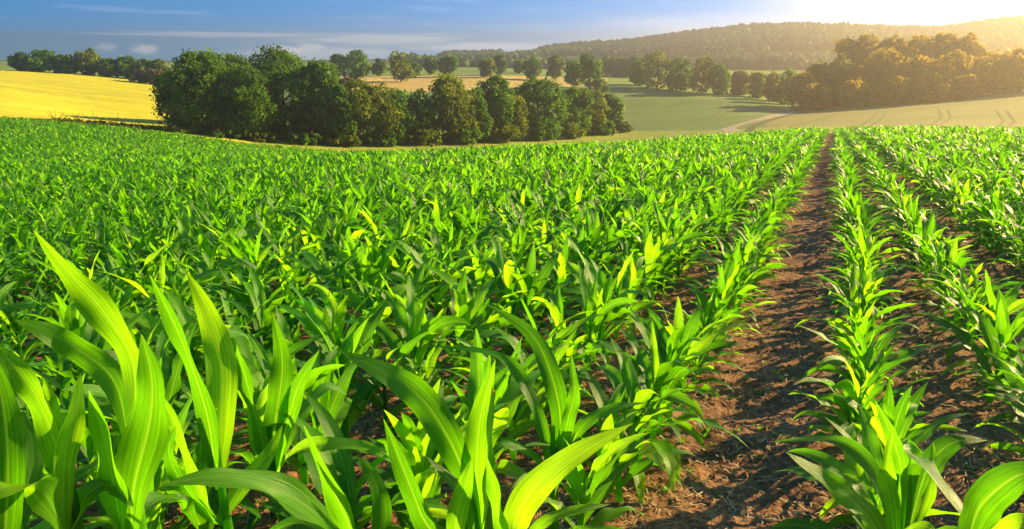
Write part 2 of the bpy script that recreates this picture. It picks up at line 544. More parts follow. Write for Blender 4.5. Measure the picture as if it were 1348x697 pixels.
def micro(x, y):
    """clods and the soft ridges the rows stand on"""
    z = 0.020 * (vnoise(x * 9, y * 9, 1) - .5) + 0.015 * (vnoise(x * 23, y * 23, 2) - .5) + 0.012 * (vnoise(x * 60, y * 60, 3) - .5)
    z += 0.05 * (vnoise(x * 1.7, y * 1.7, 4) - .5)
    return z


def region(name, lab, k0, k1, az0, az1, naz, nr, mat, log=False, disp=None, rmin=None):
    az = np.linspace(az0, az1, naz)
    t = np.linspace(0, 1, nr)
    r0 = level_r(az, k0) if rmin is None else np.full(naz, rmin); r1 = level_r(az, k1)
    if log:
        rr = r0[:, None] * (r1 / r0)[:, None] ** t[None, :]
    else:
        rr = r0[:, None] + (r1 - r0)[:, None] * t[None, :]
    A = np.repeat(az[:, None], nr, 1)
    x, y = rr * np.sin(A), rr * np.cos(A)
    z = terrain_polar(A, rr)
    if disp is not None: z = z + disp(x, y, rr)
    v = np.stack([x, y, z], -1).reshape(-1, 3)
    i = np.arange(naz - 1)[:, None] * nr + np.arange(nr - 1)[None, :]
    q = np.stack([i, i + 1, i + nr + 1, i + nr], -1).reshape(-1, 4)[:, ::-1]
    o = link(name, mesh_np(name, v, quads=q, mat=mat))
    tag(o, lab, None, None, 'structure')
    return o


def soil_disp(x, y, r):
    f = np.clip((r - 0.9) / 0.3, 0, 1) * np.clip((30 - r) / 12, 0, 1)
    return micro(x, y) * f


region('soil', 'reddish brown tilled soil under the maize', 0, 3, R(-46), R(46), 520, 760, M_SOIL, log=True, disp=soil_disp, rmin=0.9)
region('soil', 'bare soil left of the view', 0, 3, R(-62), R(-46), 20, 60, M_SOIL, log=True, disp=soil_disp, rmin=0.9)
region('soil', 'bare soil right of the view', 0, 3, R(46), R(62), 20, 60, M_SOIL, log=True, disp=soil_disp, rmin=0.9)
region('soil', 'maize soil beyond the crest', 3, 4, R(-62), R(62), 300, 60, M_SOIL)
# the field goes on beside and behind the camera
def back_soil():
    az = np.linspace(R(62), R(298), 60); rr = np.array([0.9, 3, 10, 30, 60.])
    A = np.repeat(az[:, None], 5, 1); x, y = rr * np.sin(A), rr * np.cos(A)
    z = -CAM_H + GRAD[0] * x + GRAD[1] * y
    v = np.stack([x, y, z], -1).reshape(-1, 3)
    i = np.arange(59)[:, None] * 5 + np.arange(4)[None, :]
    q = np.stack([i, i + 1, i + 6, i + 5], -1).reshape(-1, 4)[:, ::-1]
    tag(link('soil', mesh_np('soil', v, quads=q, mat=M_SOIL)), 'soil behind the camera', None, None, 'structure')
    az = np.linspace(0, 2 * math.pi, 49); rr = np.array([0.02, 0.5, 0.9])
    A = np.repeat(az[:, None], 3, 1); x, y = rr * np.sin(A), rr * np.cos(A)
    z = -CAM_H + GRAD[0] * x + GRAD[1] * y
    v = np.stack([x, y, z], -1).reshape(-1, 3)
    i = np.arange(48)[:, None] * 3 + np.arange(2)[None, :]
    q = np.stack([i, i + 1, i + 4, i + 3], -1).reshape(-1, 4)[:, ::-1]
    tag(link('soil', mesh_np('soil', v, quads=q, mat=M_SOIL)), 'soil under the camera', None, None, 'structure')


back_soil()
az1 = az_of_px(330); az2 = az_of_px(1010)
region('verge', 'light green grass strip along the far edge of the maize', 4, 5, az1, R(62), 260, 12, M_VERGE)
region('yellow_field', 'bright yellow strip of field along the maize', 4, 5, R(-62), az1, 200, 12, M_RAPE)
region('yellow_field', 'bright yellow field rising to the left skyline', 5, 6, R(-62), az1, 200, 60, M_RAPE)
region('green_field', 'smooth grey-green field beyond the verge', 5, 6, az1, az2, 200, 60, M_GREEN)
region('ochre_field', 'pale ochre-green field in front of the wood', 5, 6, az2, R(62), 200, 60, M_OCHRE)
az3 = az_of_px(800, 110)
region('pasture', 'pale green pasture behind the left tree line', 6, 7, R(-62), az1, 120, 16, M_MEADOW)
region('wheat_field', 'golden wheat field behind the hedge', 6, 7, az1, az3, 120, 20, M_GOLD)
region('meadow', 'light green meadow below the wooded hill', 6, 7, az3, R(62), 120, 20, M_MEADOW)
region('meadow', 'far fields before the hills', 7, 8, R(-62), R(62), 200, 30, M_MEADOW)
region('hill', 'long wooded hill on the horizon', 8, 9, R(-62), R(62), 240, 40, M_HILL)
region('hill', 'land beyond the hill', 9, 10, R(-62), R(62), 120, 12, M_HILL)


def strip(name, lab, pts, width, mat, n=60, lift=0.05):
    """a track draped on the ground: pts are (px, py, distance) survey points"""
    P = np.array([[math.sin(az_of_px(px, py)) * d, math.cos(az_of_px(px, py)) * d] for px, py, d in pts])
    t = np.linspace(0, len(P) - 1, n)
    x = np.interp(t, range(len(P)), P[:, 0]); y = np.interp(t, range(len(P)), P[:, 1])
    for _ in range(3):
        x[1:-1] = (x[:-2] + x[1:-1] * 2 + x[2:]) / 4; y[1:-1] = (y[:-2] + y[1:-1] * 2 + y[2:]) / 4
    tx, ty = np.gradient(x), np.gradient(y); l = np.hypot(tx, ty)
    nx, ny = -ty / l, tx / l
    offs = np.linspace(-.5, .5, 5) * width
    X = x[:, None] + nx[:, None] * offs; Y = y[:, None] + ny[:, None] * offs
    Z = ground_z(X, Y) + lift
    v = np.stack([X, Y, Z], -1).reshape(-1, 3)
    i = np.arange(n - 1)[:, None] * 5 + np.arange(4)[None, :]
    q = np.stack([i, i + 1, i + 6, i + 5], -1).reshape(-1, 4)
    tag(link(name, mesh_np(name, v, quads=q, mat=mat)), lab, None, None, 'structure')


def on_row(px, py, r_lo=60, r_hi=420):
    """distance at which the ground shows at that survey pixel"""
    a = az_of_px(px, py); rs = np.linspace(r_lo, r_hi, 1500)
    tt = terrain_polar(np.full_like(rs, a), rs) / rs
    d = dir_of(px, py); tgt = d[2] / math.hypot(d[0], d[1])
    m = np.where(tt >= tgt)[0]
    return float(rs[m[0]]) if len(m) else r_hi


def surv(pts, lo=100): return [(px, py, on_row(px, py, lo)) for px, py in pts]


strip('path', 'pale farm track winding down between two fields', surv([(968, 175), (958, 170), (972, 165), (1000, 158), (1030, 151), (1046, 147)], 100), 2.8, M_TRACK)
strip('path', 'dark rut line beside the pale track', surv([(985, 174), (990, 167), (1010, 160), (1040, 152)], 100), 1.6, M_RUT)
for k_, (p0, p1, p2) in enumerate([((1128, 168), (1142, 160), (1154, 150)), ((1142, 168), (1156, 160), (1166, 150)), ((1222, 166), (1240, 156), (1236, 145)),
                                   ((1234, 166), (1252, 156), (1248, 145)), ((1306, 172), (1322, 160), (1312, 146)), ((1320, 172), (1336, 160), (1326, 146)), ((1040, 168), (1068, 160), (1096, 153)), ((930, 160), (946, 148), (950, 136)), ((940, 161), (957, 149), (962, 136))]):
    strip('wheel_track', 'faint wheel track running up the field', surv([p0, p1, p2], 100), 0.42, M_WHEEL)
strip('path', 'pale track at the right edge beyond the maize', [(1270, 172, 100), (1310, 175, 98), (1348, 178, 96), (1420, 184, 92)], 2.2, M_TRACK)

# ------------------------------------------------------------------ maize leaves
PROF_S = [0, .1, .25, .42, .6, .78, .9, 1.0]
PROF_W = [.42, .62, .90, 1.0, .90, .60, .33, .015]


def sweep(C, Nn, Wd, fold, cols, wave=None, rng=None):
    """C (n,S,3) centre lines, Nn (n,S,3) face normals, Wd (n,) widths -> verts, quads, uvs"""
    n, S, _ = C.shape
    T = np.gradient(C, axis=1)
    T /= np.linalg.norm(T, axis=2, keepdims=True) + 1e-9
    B = np.cross(T, Nn); B /= np.linalg.norm(B, axis=2, keepdims=True) + 1e-9
    Nn = np.cross(B, T)
    s = np.linspace(0, 1, S)
    w = np.interp(s, PROF_S, PROF_W)[None, :, None] * Wd[:, None, None] * .5
    u = np.linspace(-1, 1, cols)
    fo = np.asarray(fold)[:, None, None] * (1 - 0.75 * s)[None, :, None]
    off = u[None, None, :]
    lat = w * off * np.cos(fo)
    up = w * (np.abs(off) ** 1.25) * np.sin(fo)
    if wave is not None:
        amp, fr, ph = wave
        up = up + (amp[:, None, None] * w * (np.abs(off) ** 2) *
                   np.sin(fr[:, None, None] * s[None, :, None] * 6.283 + ph[:, None, None] + np.sign(off) * 1.1)) * np.sin(math.pi * s)[None, :, None]
    V = C[:, :, None, :] + B[:, :, None, :] * lat[..., None] + Nn[:, :, None, :] * up[..., None]
    idx = np.arange(n * S * cols).reshape(n, S, cols)
    q = np.stack([idx[:, :-1, :-1], idx[:, :-1, 1:], idx[:, 1:, 1:], idx[:, 1:, :-1]], -1).reshape(-1, 4)
    uv = np.zeros((n, S, cols, 2)); uv[..., 0] = (u * .5 + .5)[None, None, :]; uv[..., 1] = s[None, :, None]
    return V.reshape(-1, 3), q, uv.reshape(-1, 2)


def leaf_lines(base, az, e0, e1, length, S, side, power, twist):
    """arching centre lines. e0/e1: elevation at the base/tip, side: sideways drift"""
    n = len(az)
    s = np.linspace(0, 1, S)[None, :]
    e = e0[:, None] + (e1 - e0)[:, None] * s ** power[:, None]
    a = az[:, None] + side[:, None] * s ** 1.3
    d = np.stack([np.cos(e) * np.sin(a), np.cos(e) * np.cos(a), np.sin(e)], -1)
    step = length[:, None, None] / (S - 1)
    C = np.concatenate([np.zeros((n, 1, 3)), np.cumsum((d[:, 1:] + d[:, :-1]) * .5 * step, axis=1)], 1) + base[:, None, :]
    up = np.stack([-np.sin(e) * np.sin(a), -np.sin(e) * np.cos(a), np.cos(e)], -1)
    lat = np.stack([np.cos(a), -np.sin(a), np.zeros_like(a)], -1)
    tw = (twist[:, None] * s ** 1.2)[..., None]
    return C, up * np.cos(tw) + lat * np.sin(tw)


def plant_leaves(rng, n_pl, nl, h, S, cols):
    """leaf parameter arrays for n_pl plants x nl leaves (in plant space)"""
    k = np.tile(np.arange(nl), (n_pl, 1)).astype(float)
    f = k / (nl - 1)                                             # 0 lowest leaf .. 1 whorl
    ax = rng.uniform(0, 6.283, (n_pl, 1))
    az = ax + np.where(k % 2 == 0, 0, math.pi) + rng.normal(0, .30, (n_pl, nl))
    zb = h[:, None] * (0.06 + 0.56 * f ** 0.9)
    e0 = R(42) + R(36) * f + rng.normal(0, .12, (n_pl, nl))
    e1 = R(-42) + R(95) * f ** 1.9 + rng.normal(0, .38, (n_pl, nl))
    e1 = np.minimum(e1, e0)
    ln = h[:, None] * (0.50 + 0.42 * np.sin(math.pi * np.clip(f * .85 + .12, 0, 1))) * rng.uniform(.85, 1.15, (n_pl, nl))
    wd = h[:, None] * (0.078 + 0.068 * np.sin(math.pi * (f * .75 + .18))) * rng.uniform(.85, 1.2, (n_pl, nl))
    side = rng.normal(0, .35, (n_pl, nl)); pw = rng.uniform(1.1, 2.0, (n_pl, nl)); tw = rng.normal(0, .55, (n_pl, nl))
    fl = lambda a: a.reshape(-1)
    m = n_pl * nl
    base = np.zeros((m, 3)); base[:, 2] = fl(zb)
    base[:, 0] = np.sin(fl(az)) * .007; base[:, 1] = np.cos(fl(az)) * .007
    C, Nn = leaf_lines(base, fl(az), fl(e0), fl(e1), fl(ln), S, fl(side), fl(pw), fl(tw))
    fold = np.clip(rng.normal(.42, .14, m), .1, .9)
    wave = (rng.uniform(.12, .40, m), rng.uniform(1.5, 4.0, m), rng.uniform(0, 6.28, m))
    return C, Nn, fl(wd), fold, wave


def tube(pts, rad, seg=7):
    pts = np.asarray(pts, float); rad = np.asarray(rad, float)
    T = np.gradient(pts, axis=0); T /= np.linalg.norm(T, axis=1, keepdims=True) + 1e-9
    ref = np.array([1.0, 0.03, 0.02])
    if abs(T[0] @ ref) > .9: ref = np.array([0.02, 1.0, 0.03])
    U = np.cross(T, ref); U /= np.linalg.norm(U, axis=1, keepdims=True); Vv = np.cross(T, U)
    a = np.linspace(0, 6.2832, seg, endpoint=False)
    V = pts[:, None, :] + rad[:, None, None] * (U[:, None, :] * np.cos(a)[None, :, None] + Vv[:, None, :] * np.sin(a)[None, :, None])
    idx = np.arange(len(pts) * seg).reshape(len(pts), seg); nx = np.roll(idx, -1, 1)
    q = np.stack([idx[:-1], nx[:-1], nx[1:], idx[1:]], -1).reshape(-1, 4)
    return V.reshape(-1, 3), q


M_STALK = M_LEAF_FAR
RNG = np.random.default_rng(7)


def variant_meshes(seed):
    """one maize plant as separate meshes: stalk and leaves, 0.62 m high before scaling"""
    rng = np.random.default_rng(seed)
    nl = int(rng.integers(8, 11)); h = np.array([0.50])
    C, Nn, wd, fold, wave = plant_leaves(rng, 1, nl, h, 17, 7)
    leaves = []
    for i in range(nl):
        sl = slice(i, i + 1)
        V, q, uv = sweep(C[sl], Nn[sl], wd[sl], fold[sl], 7, tuple(w[sl] for w in wave))
        leaves.append(mesh_np('leaf', V, quads=q, mat=M_LEAF, uv=uv, rnd=np.full(len(V), rng.uniform(0, .5))))
    zz = np.linspace(-0.04, .32, 7)
    P = np.stack([.006 * np.sin(zz * 9 + seed), .006 * np.cos(zz * 7 + seed), zz], -1)
    V, q = tube(P, np.interp(zz, [-.04, .1, .32], [.017, .014, .006]))
    uvs = np.zeros((len(V), 2)); uvs[:, 0] = .3
    st = mesh_np('stalk', V, quads=q, mat=M_STALK, uv=uvs, rnd=np.full(len(V), .45))
    return st, leaves


def in_view(x, y, z, margin=0):
    dep = y * CP - z * SP
    px = W0 / 2 + F * x / np.maximum(dep, 1e-3); py = H0 / 2 - F * (y * SP + z * CP) / np.maximum(dep, 1e-3)
    return (dep > .1) & (px > -margin) & (px < W0 + margin) & (py < H0 + margin), px, py


# crop positions along the rows
def crop_positions():
    rows = [(q_C, 'C'), (q_D, 'D')]
    rows += [(q_D + .66 * (k + 1) + .10, 'R%d' % k) for k in range(75)]
    rows += [(q_L - .62 * k, 'L%d' % k) for k in range(180)]
    X = []
    rng = np.random.default_rng(11)
    for q, nm in rows:
        s = np.arange(0.2, 150, .155)
        s = s + rng.normal(0, .03, len(s))
        qq = q + rng.normal(0, .028 if nm in 'CD' or nm == 'L0' else .05, len(s)) + .04 * np.sin(s * .8 + q * 5)
        keep = rng.uniform(0, 1, len(s)) > .07
        x = RD[0] * s + RQ[0] * qq; y = RD[1] * s + RQ[1] * qq
        sc = rng.uniform(.74, 1.22, len(s))
        r = np.hypot(x, y); a = np.arctan2(x, y)
        if nm in ('C', 'L0', 'D'): sc *= .86
        # patchy growth
        sc *= .88 + .24 * vnoise(x * .25 + 31, y * .25, 9)
        m = keep & (r > 1.0) & (np.abs(a) < R(48)) & (r < level_r(np.clip(a, FINE[0], FINE[-1]), 4) - .5)
        rid = {'C': 0, 'D': 1}.get(nm)
        if rid is None: rid = (100 + int(nm[1:])) if nm[0] == 'R' else (200 + int(nm[1:]))
        X.append(np.stack([x[m], y[m], sc[m], np.full(m.sum(), rid)], -1))
    return np.concatenate(X)


CROP = crop_positions()
cx_, cy_, csc, crow = CROP.T
cz_ = ground_z(cx_, cy_)
cr_ = np.hypot(cx_, cy_)
print('crop', len(CROP))
vis, _px, _py = in_view(cx_, cy_, cz_ + .35, 60)

# hero plants stand at the camera's feet; keep their room free
HERO_SPOTS = []


def hero_leaf(pts, width, face, fold=.35, wave=.34, seed=0, S=26, cols=9, prof=None):
    """one blade through surveyed points (px, py, distance); face: which way its upper side looks"""
    P = np.array([point_of(*p) for p in pts])
    # catmull-rom through the points
    Q = np.vstack([2 * P[0] - P[1], P, 2 * P[-1] - P[-2]])
    t = np.linspace(0, len(P) - 1, S); C = []
    for u in t:
        i = min(int(u), len(P) - 2); f = u - i
        p0, p1, p2, p3 = Q[i], Q[i + 1], Q[i + 2], Q[i + 3]
        C.append(.5 * ((2 * p1) + (-p0 + p2) * f + (2 * p0 - 5 * p1 + 4 * p2 - p3) * f * f + (-p0 + 3 * p1 - 3 * p2 + p3) * f ** 3))
    C = np.array(C)
    for _ in range(2): C[1:-1] = (C[:-2] + 2 * C[1:-1] + C[2:]) / 4
    f = np.array(face, float)
    if f.ndim == 1: Nn = np.repeat(f[None, :], S, 0)
    else: Nn = np.stack([np.interp(np.linspace(0, 1, S), np.linspace(0, 1, len(f)), f[:, i]) for i in range(3)], -1)
    rs = np.random.default_rng(seed + 500)
    V, q, uv = sweep(C[None], Nn[None], np.array([width * .86]), np.array([fold]), cols,
                     (np.array([wave]), np.array([rs.uniform(1.5, 3)]), np.array([rs.uniform(0, 6)])))
    return V, q, uv, C[0]


def hero_plant(label, stalk_px, stalk_d, leaves, top_py):
    """stalk_px: survey column of the stalk; leaves start on the stalk"""
    top = point_of(stalk_px, top_py, stalk_d)
    gx, gy = top[0], top[1]
    gz = float(ground_z(gx, gy))
    root = link('maize_plant', None)
    root.location = (gx, gy, gz)
    root.empty_display_size = .1
    tag(root, label, 'maize plant', 'large maize plants in the foreground')
    HERO_SPOTS.append((gx, gy))
    zz = np.linspace(-.05, max(top[2] - gz, .2), 8)
    P = np.stack([.006 * np.sin(zz * 9 + stalk_px), .006 * np.cos(zz * 7), zz], -1)
    V, q = tube(P, np.interp(zz, [-.05, .1, zz[-1]], [.020, .017, .008]), 10)
    uvs = np.zeros((len(V), 2)); uvs[:, 0] = .3
    link('stalk', mesh_np('stalk', V, quads=q, mat=M_STALK, uv=uvs, rnd=np.full(len(V), .4)), root)
    for i, lf in enumerate(leaves):
        pts, width, face = lf[:3]
        kw = lf[3] if len(lf) > 3 else {}
        V, q, uv, _ = hero_leaf(pts, width, face, seed=i + int(stalk_px), **kw)
        V = V - np.array([gx, gy, gz])
        rv = (i * .37 + stalk_px * .11) % 1 * .6 + .1
        link('leaf', mesh_np('leaf', V, quads=q, mat=M_LEAF, uv=uv, rnd=np.full(len(V), rv)), root)
    return root


CAMF = (0, -1, .25)      # facing the camera
UPF = (0, -.5, .85)
LEFTF = (-.7, -.6, .35)
RIGHTF = (.7, -.6, .35)


def st(px, py, d): return (px, py, d)


hero_plant('large maize plant at bottom left with one broad upright blade in the middle', 168, 1.55, [
    ([(172, 700, 1.55), (176, 640, 1.52), (196, 560, 1.49), (200, 500, 1.47), (186, 440, 1.46)], .098, CAMF, dict(fold=.25)),
    ([(160, 700, 1.55), (150, 640, 1.50), (138, 580, 1.47), (117, 514, 1.45)], .085, (-.3, -1, .2), dict(fold=.3)),
    ([(176, 560, 1.57), (176, 478, 1.60), (140, 415, 1.58), (92, 362, 1.55), (44, 303, 1.52)], .080, (-.1, -1, .35), dict(fold=.25)),
    ([(168, 570, 1.58), (150, 500, 1.62), (105, 462, 1.64), (60, 436, 1.64), (18, 421, 1.62)], .066, (.0, -1, .55), dict(fold=.2)),
    ([(170, 700, 1.6), (205, 660, 1.68), (240, 660, 1.74), (262, 700, 1.78)], .06, UPF),
], 560)
hero_plant('maize plant cut by the left edge at the bottom with a forked pair of blades', 84, 1.5, [
    ([(90, 690, 1.5), (80, 610, 1.49), (52, 530, 1.49), (10, 475, 1.49), (-50, 440, 1.5)], .062, (-.1, -.8, .8)),
    ([(84, 700, 1.5), (84, 615, 1.46), (98, 550, 1.44), (106, 492, 1.43)], .05, (.8, -.7, .1)),
    ([(84, 700, 1.5), (60, 650, 1.42), (14, 640, 1.36), (-30, 670, 1.34)], .07, UPF),
    ([(90, 700, 1.5), (118, 648, 1.50), (150, 640, 1.5), (176, 668, 1.48)], .055, UPF),
], 600)
hero_plant('maize plant leaning in at the left edge with a blade rising along the frame', 6, 1.45, [
    ([(4, 760, 1.45), (8, 680, 1.42), (10, 600, 1.40), (2, 520, 1.40), (-18, 450, 1.4)], .07, (.4, -1, .1)),
    ([(4, 760, 1.45), (26, 670, 1.5), (44, 600, 1.55), (30, 540, 1.58)], .05, (.5, -.8, .3)),
    ([(0, 760, 1.45), (-20, 640, 1.4), (-60, 560, 1.4)], .06, UPF),
], 640)
hero_plant('tall maize plant left of centre with two broad pale upright blades', 282, 1.95, [
    ([(284, 640, 1.95), (276, 560, 1.93), (252, 480, 1.92), (226, 420, 1.92), (197, 362, 1.92)], .092, (-.5, -1, .35), dict(fold=.25)),
    ([(284, 640, 1.95), (290, 560, 1.97), (292, 480, 2.0), (272, 410, 2.0), (246, 358, 1.98)], .095, (.3, -1, .1), dict(fold=.2)),
    ([(286, 600, 1.97), (292, 520, 2.05), (285, 450, 2.12), (320, 440, 2.2), (352, 478, 2.28)], .055, (.1, -.6, .9)),
    ([(284, 680, 1.92), (262, 640, 1.85), (232, 560, 1.82), (196, 500, 1.82)], .06, (-.3, -.8, .5)),
    ([(284, 690, 1.92), (250, 650, 1.82), (222, 600, 1.78), (232, 560, 1.76)], .05, CAMF),
    ([(286, 690, 1.94), (318, 640, 1.95), (352, 600, 1.98), (372, 560, 2.0)], .06, (.3, -.9, .3)),
], 540)
hero_plant('maize plant with a long dark blade arching low across the bottom edge', 470, 1.45, [
    ([(470, 760, 1.45), (440, 700, 1.40), (372, 646, 1.36), (290, 628, 1.34), (208, 640, 1.34)], .075, (0, -.5, 1), dict(fold=.2)),
    ([(470, 760, 1.45), (462, 700, 1.38), (436, 640, 1.34), (400, 560, 1.33)], .07, (-.5, -.9, .2)),
    ([(474, 760, 1.45), (500, 700, 1.46), (496, 640, 1.46), (470, 600, 1.46)], .055, (.6, -.9, .2)),
    ([(474, 760, 1.45), (420, 700, 1.55), (380, 690, 1.6), (330, 720, 1.65)], .06, UPF),
], 700)
hero_plant('maize plant in front of the centre-left soil gap with an upright lit tip', 358, 2.25, [
    ([(356, 640, 2.25), (362, 560, 2.24), (372, 480, 2.24), (359, 412, 2.24)], .092, CAMF, dict(fold=.3)),
    ([(356, 640, 2.25), (378, 560, 2.22), (394, 505, 2.2), (420, 462, 2.2)], .075, (-.4, -1, .3)),
    ([(356, 640, 2.25), (340, 560, 2.2), (318, 480, 2.2), (300, 430, 2.2)], .07, (-.5, -.9, .3)),
    ([(358, 650, 2.22), (380, 600, 2.1), (430, 585, 2.02), (486, 590, 1.98), (520, 612, 1.95)], .06, (.1, -.5, 1)),
    ([(354, 650, 2.22), (320, 600, 2.1), (296, 600, 2.0), (276, 632, 1.95)], .06, UPF),
    ([(356, 640, 2.25), (388, 560, 2.35), (430, 510, 2.45), (458, 520, 2.5)], .06, UPF),
], 560)
hero_plant('big maize plant at bottom centre with a broad blade arching to the upper left', 628, 1.62, [
    ([(628, 700, 1.62), (606, 610, 1.60), (560, 530, 1.60), (505, 490, 1.62), (446, 462, 1.64)], .088, (-.25, -.75, .8), dict(fold=.22)),
    ([(626, 700, 1.62), (600, 600, 1.66), (560, 545, 1.68), (502, 498, 1.70)], .045, (-.5, -.6, .5)),
    ([(630, 700, 1.62), (628, 620, 1.60), (632, 550, 1.60), (652, 474, 1.60)], .078, (-.15, -1, .1), dict(fold=.3)),
    ([(634, 700, 1.62), (640, 640, 1.55), (644, 570, 1.54), (648, 505, 1.54)], .05, (.9, -.5, .1)),
    ([(626, 720, 1.6), (570, 700, 1.42), (540, 640, 1.38), (505, 552, 1.38)], .078, (-.3, -1, .2)),
    ([(620, 720, 1.6), (612, 660, 1.52), (600, 640, 1.5), (560, 600, 1.5)], .05, UPF),
    ([(600, 760, 1.55), (600, 690, 1.42), (612, 640, 1.40), (622, 602, 1.40)], .055, CAMF),
], 640)
hero_plant('maize plant at bottom centre-right with one blade sweeping out over the soil', 682, 1.5, [
    ([(676, 740, 1.5), (676, 690, 1.46), (706, 640, 1.44), (762, 596, 1.46), (832, 558, 1.5)], .082, (.25, -.6, .9), dict(fold=.25)),
    ([(680, 740, 1.5), (712, 690, 1.5), (760, 672, 1.52), (804, 664, 1.55)], .035, UPF),
    ([(676, 740, 1.5), (660, 690, 1.45), (650, 640, 1.44), (640, 600, 1.44)], .05, (-.6, -.9, .1)),
    ([(684, 740, 1.5), (730, 720, 1.48), (780, 700, 1.48), (840, 702, 1.48)], .05, UPF),
], 690)
hero_plant('maize plant right of centre whose pale blade bends over to the upper left', 730, 2.35, [
    ([(730, 640, 2.35), (738, 560, 2.36), (728, 500, 2.36), (700, 440, 2.38), (640, 400, 2.4)], .085, (-.2, -.8, .6), dict(fold=.2)),
    ([(730, 640, 2.35), (746, 560, 2.32), (756, 520, 2.3), (752, 466, 2.3)], .06, CAMF),
    ([(730, 640, 2.35), (760, 570, 2.35), (800, 540, 2.4), (850, 530, 2.45)], .055, UPF),
    ([(730, 640, 2.35), (700, 600, 2.25), (664, 585, 2.2), (640, 610, 2.15)], .05, UPF),
    ([(730, 640, 2.35), (706, 540, 2.4), (660, 470, 2.5), (560, 455, 2.6)], .06, (0, -.4, 1)),
], 560)
hero_plant('large maize plant at bottom right with a strap of leaf falling toward the corner', 1182, 1.75, [
    ([(1180, 760, 1.75), (1150, 690, 1.62), (1100, 640, 1.56), (1034, 595, 1.52)], .068, (-.2, -.6, .9), dict(fold=.2)),
    ([(1180, 740, 1.75), (1160, 640, 1.78), (1120, 590, 1.8), (1072, 578, 1.84), (1016, 582, 1.9)], .050, (0, -.5, 1)),
    ([(1184, 740, 1.75), (1190, 640, 1.74), (1176, 580, 1.74), (1152, 528, 1.74)], .048, (-.7, -.9, .3)),
    ([(1186, 740, 1.75), (1196, 620, 1.72), (1206, 600, 1.68), (1240, 640, 1.58), (1292, 706, 1.5)], .068, (.2, -.7, .8)),
    ([(1186, 740, 1.75), (1212, 640, 1.78), (1232, 600, 1.82), (1262, 580, 1.86), (1300, 580, 1.9)], .062, (.1, -.6, .9)),
    ([(1180, 740, 1.75), (1172, 660, 1.7), (1166, 620, 1.68), (1176, 560, 1.68)], .052, CAMF),
    ([(1186, 740, 1.75), (1210, 680, 1.7), (1226, 620, 1.68), (1228, 580, 1.68)], .05, (.5, -1, .1)),
    ([(1180, 740, 1.75), (1150, 700, 1.85), (1130, 640, 1.9), (1098, 620, 1.95)], .05, UPF),
], 620)
hero_plant('maize plant cut by the right edge at the bottom corner with a broad folded blade', 1262, 1.5, [
    ([(1262, 780, 1.5), (1280, 690, 1.5), (1300, 655, 1.5), (1350, 622, 1.52), (1400, 640, 1.55)], .085, (.1, -.6, .9)),
    ([(1262, 780, 1.5), (1240, 720, 1.45), (1210, 700, 1.42), (1170, 720, 1.4)], .05, UPF),
    ([(1262, 780, 1.5), (1330, 700, 1.5), (1380, 690, 1.55)], .06, UPF),
], 720)

# individually built plants: the nearest ones in view
near = vis & (cr_ < 12)
for (hx, hy) in HERO_SPOTS:
    near &= ~(np.hypot(cx_ - hx, cy_ - hy) < .10)
tooclose = cr_ < 2.0
near &= ~tooclose
order = np.where(near)[0][np.argsort(cr_[near])][:290]
IND = set(order.tolist())
r_ind = float(cr_[order].max())
print('individual plants', len(order), 'out to', r_ind)

protos = []
for v in range(16):
    stm, lvs = variant_meshes(100 + v)
    r0 = link('maize_plant', None); r0.empty_display_size = .1
    link('stalk', stm, r0)
    for l in lvs: link('leaf', l, r0)
    protos.append(r0)


def copy_tree(o, parent=None):
    c = o.copy(); scene.collection.objects.link(c); c.parent = parent
    for ch in o.children: copy_tree(ch, c)
    return c


ROWNAME = {0: 'the single row standing between the two bare soil strips at the right',
           1: 'the row to the right of the two bare soil strips'}
ORD = ['first', 'second', 'third', 'fourth', 'fifth', 'sixth', 'seventh', 'eighth', 'ninth', 'tenth', 'eleventh', 'twelfth', 'thirteenth', 'fourteenth']


def row_label(rid):
    if rid == 0: return 'green maize plant in the single row between the two bare soil strips', 'maize plants of the single row between soil strips'
    if rid == 1: return 'green maize plant in the row just right of the two soil strips', 'maize plants of the row right of the soil strips'
    if rid < 200:
        o = ORD[min(rid - 100 + 1, 13)]
        return f'green maize plant in the {o} row right of the soil strips', f'maize plants of the {o} row right of the soil strips'
    o = ORD[min(rid - 200, 13)]
    return f'green maize plant in the {o} row left of the wide soil strip', f'maize plants of the {o} row left of the soil strip'


used = set()
for n, i in enumerate(order):
    v = n % 16
    o = protos[v] if v not in used else copy_tree(protos[v])
    used.add(v)
    x, y = float(cx_[i]), float(cy_[i])
    sc = float(csc[i])
    o.location = (x, y, float(cz_[i]) + float(micro(x, y)))
    o.rotation_euler = (RNG.normal(0, .05), RNG.normal(0, .05), RNG.uniform(0, 6.28))
    o.scale = (sc, sc, sc * RNG.uniform(.92, 1.1))
    lb, gp = row_label(int(crow[i]))
    tag(o, lb, 'maize plant', gp)


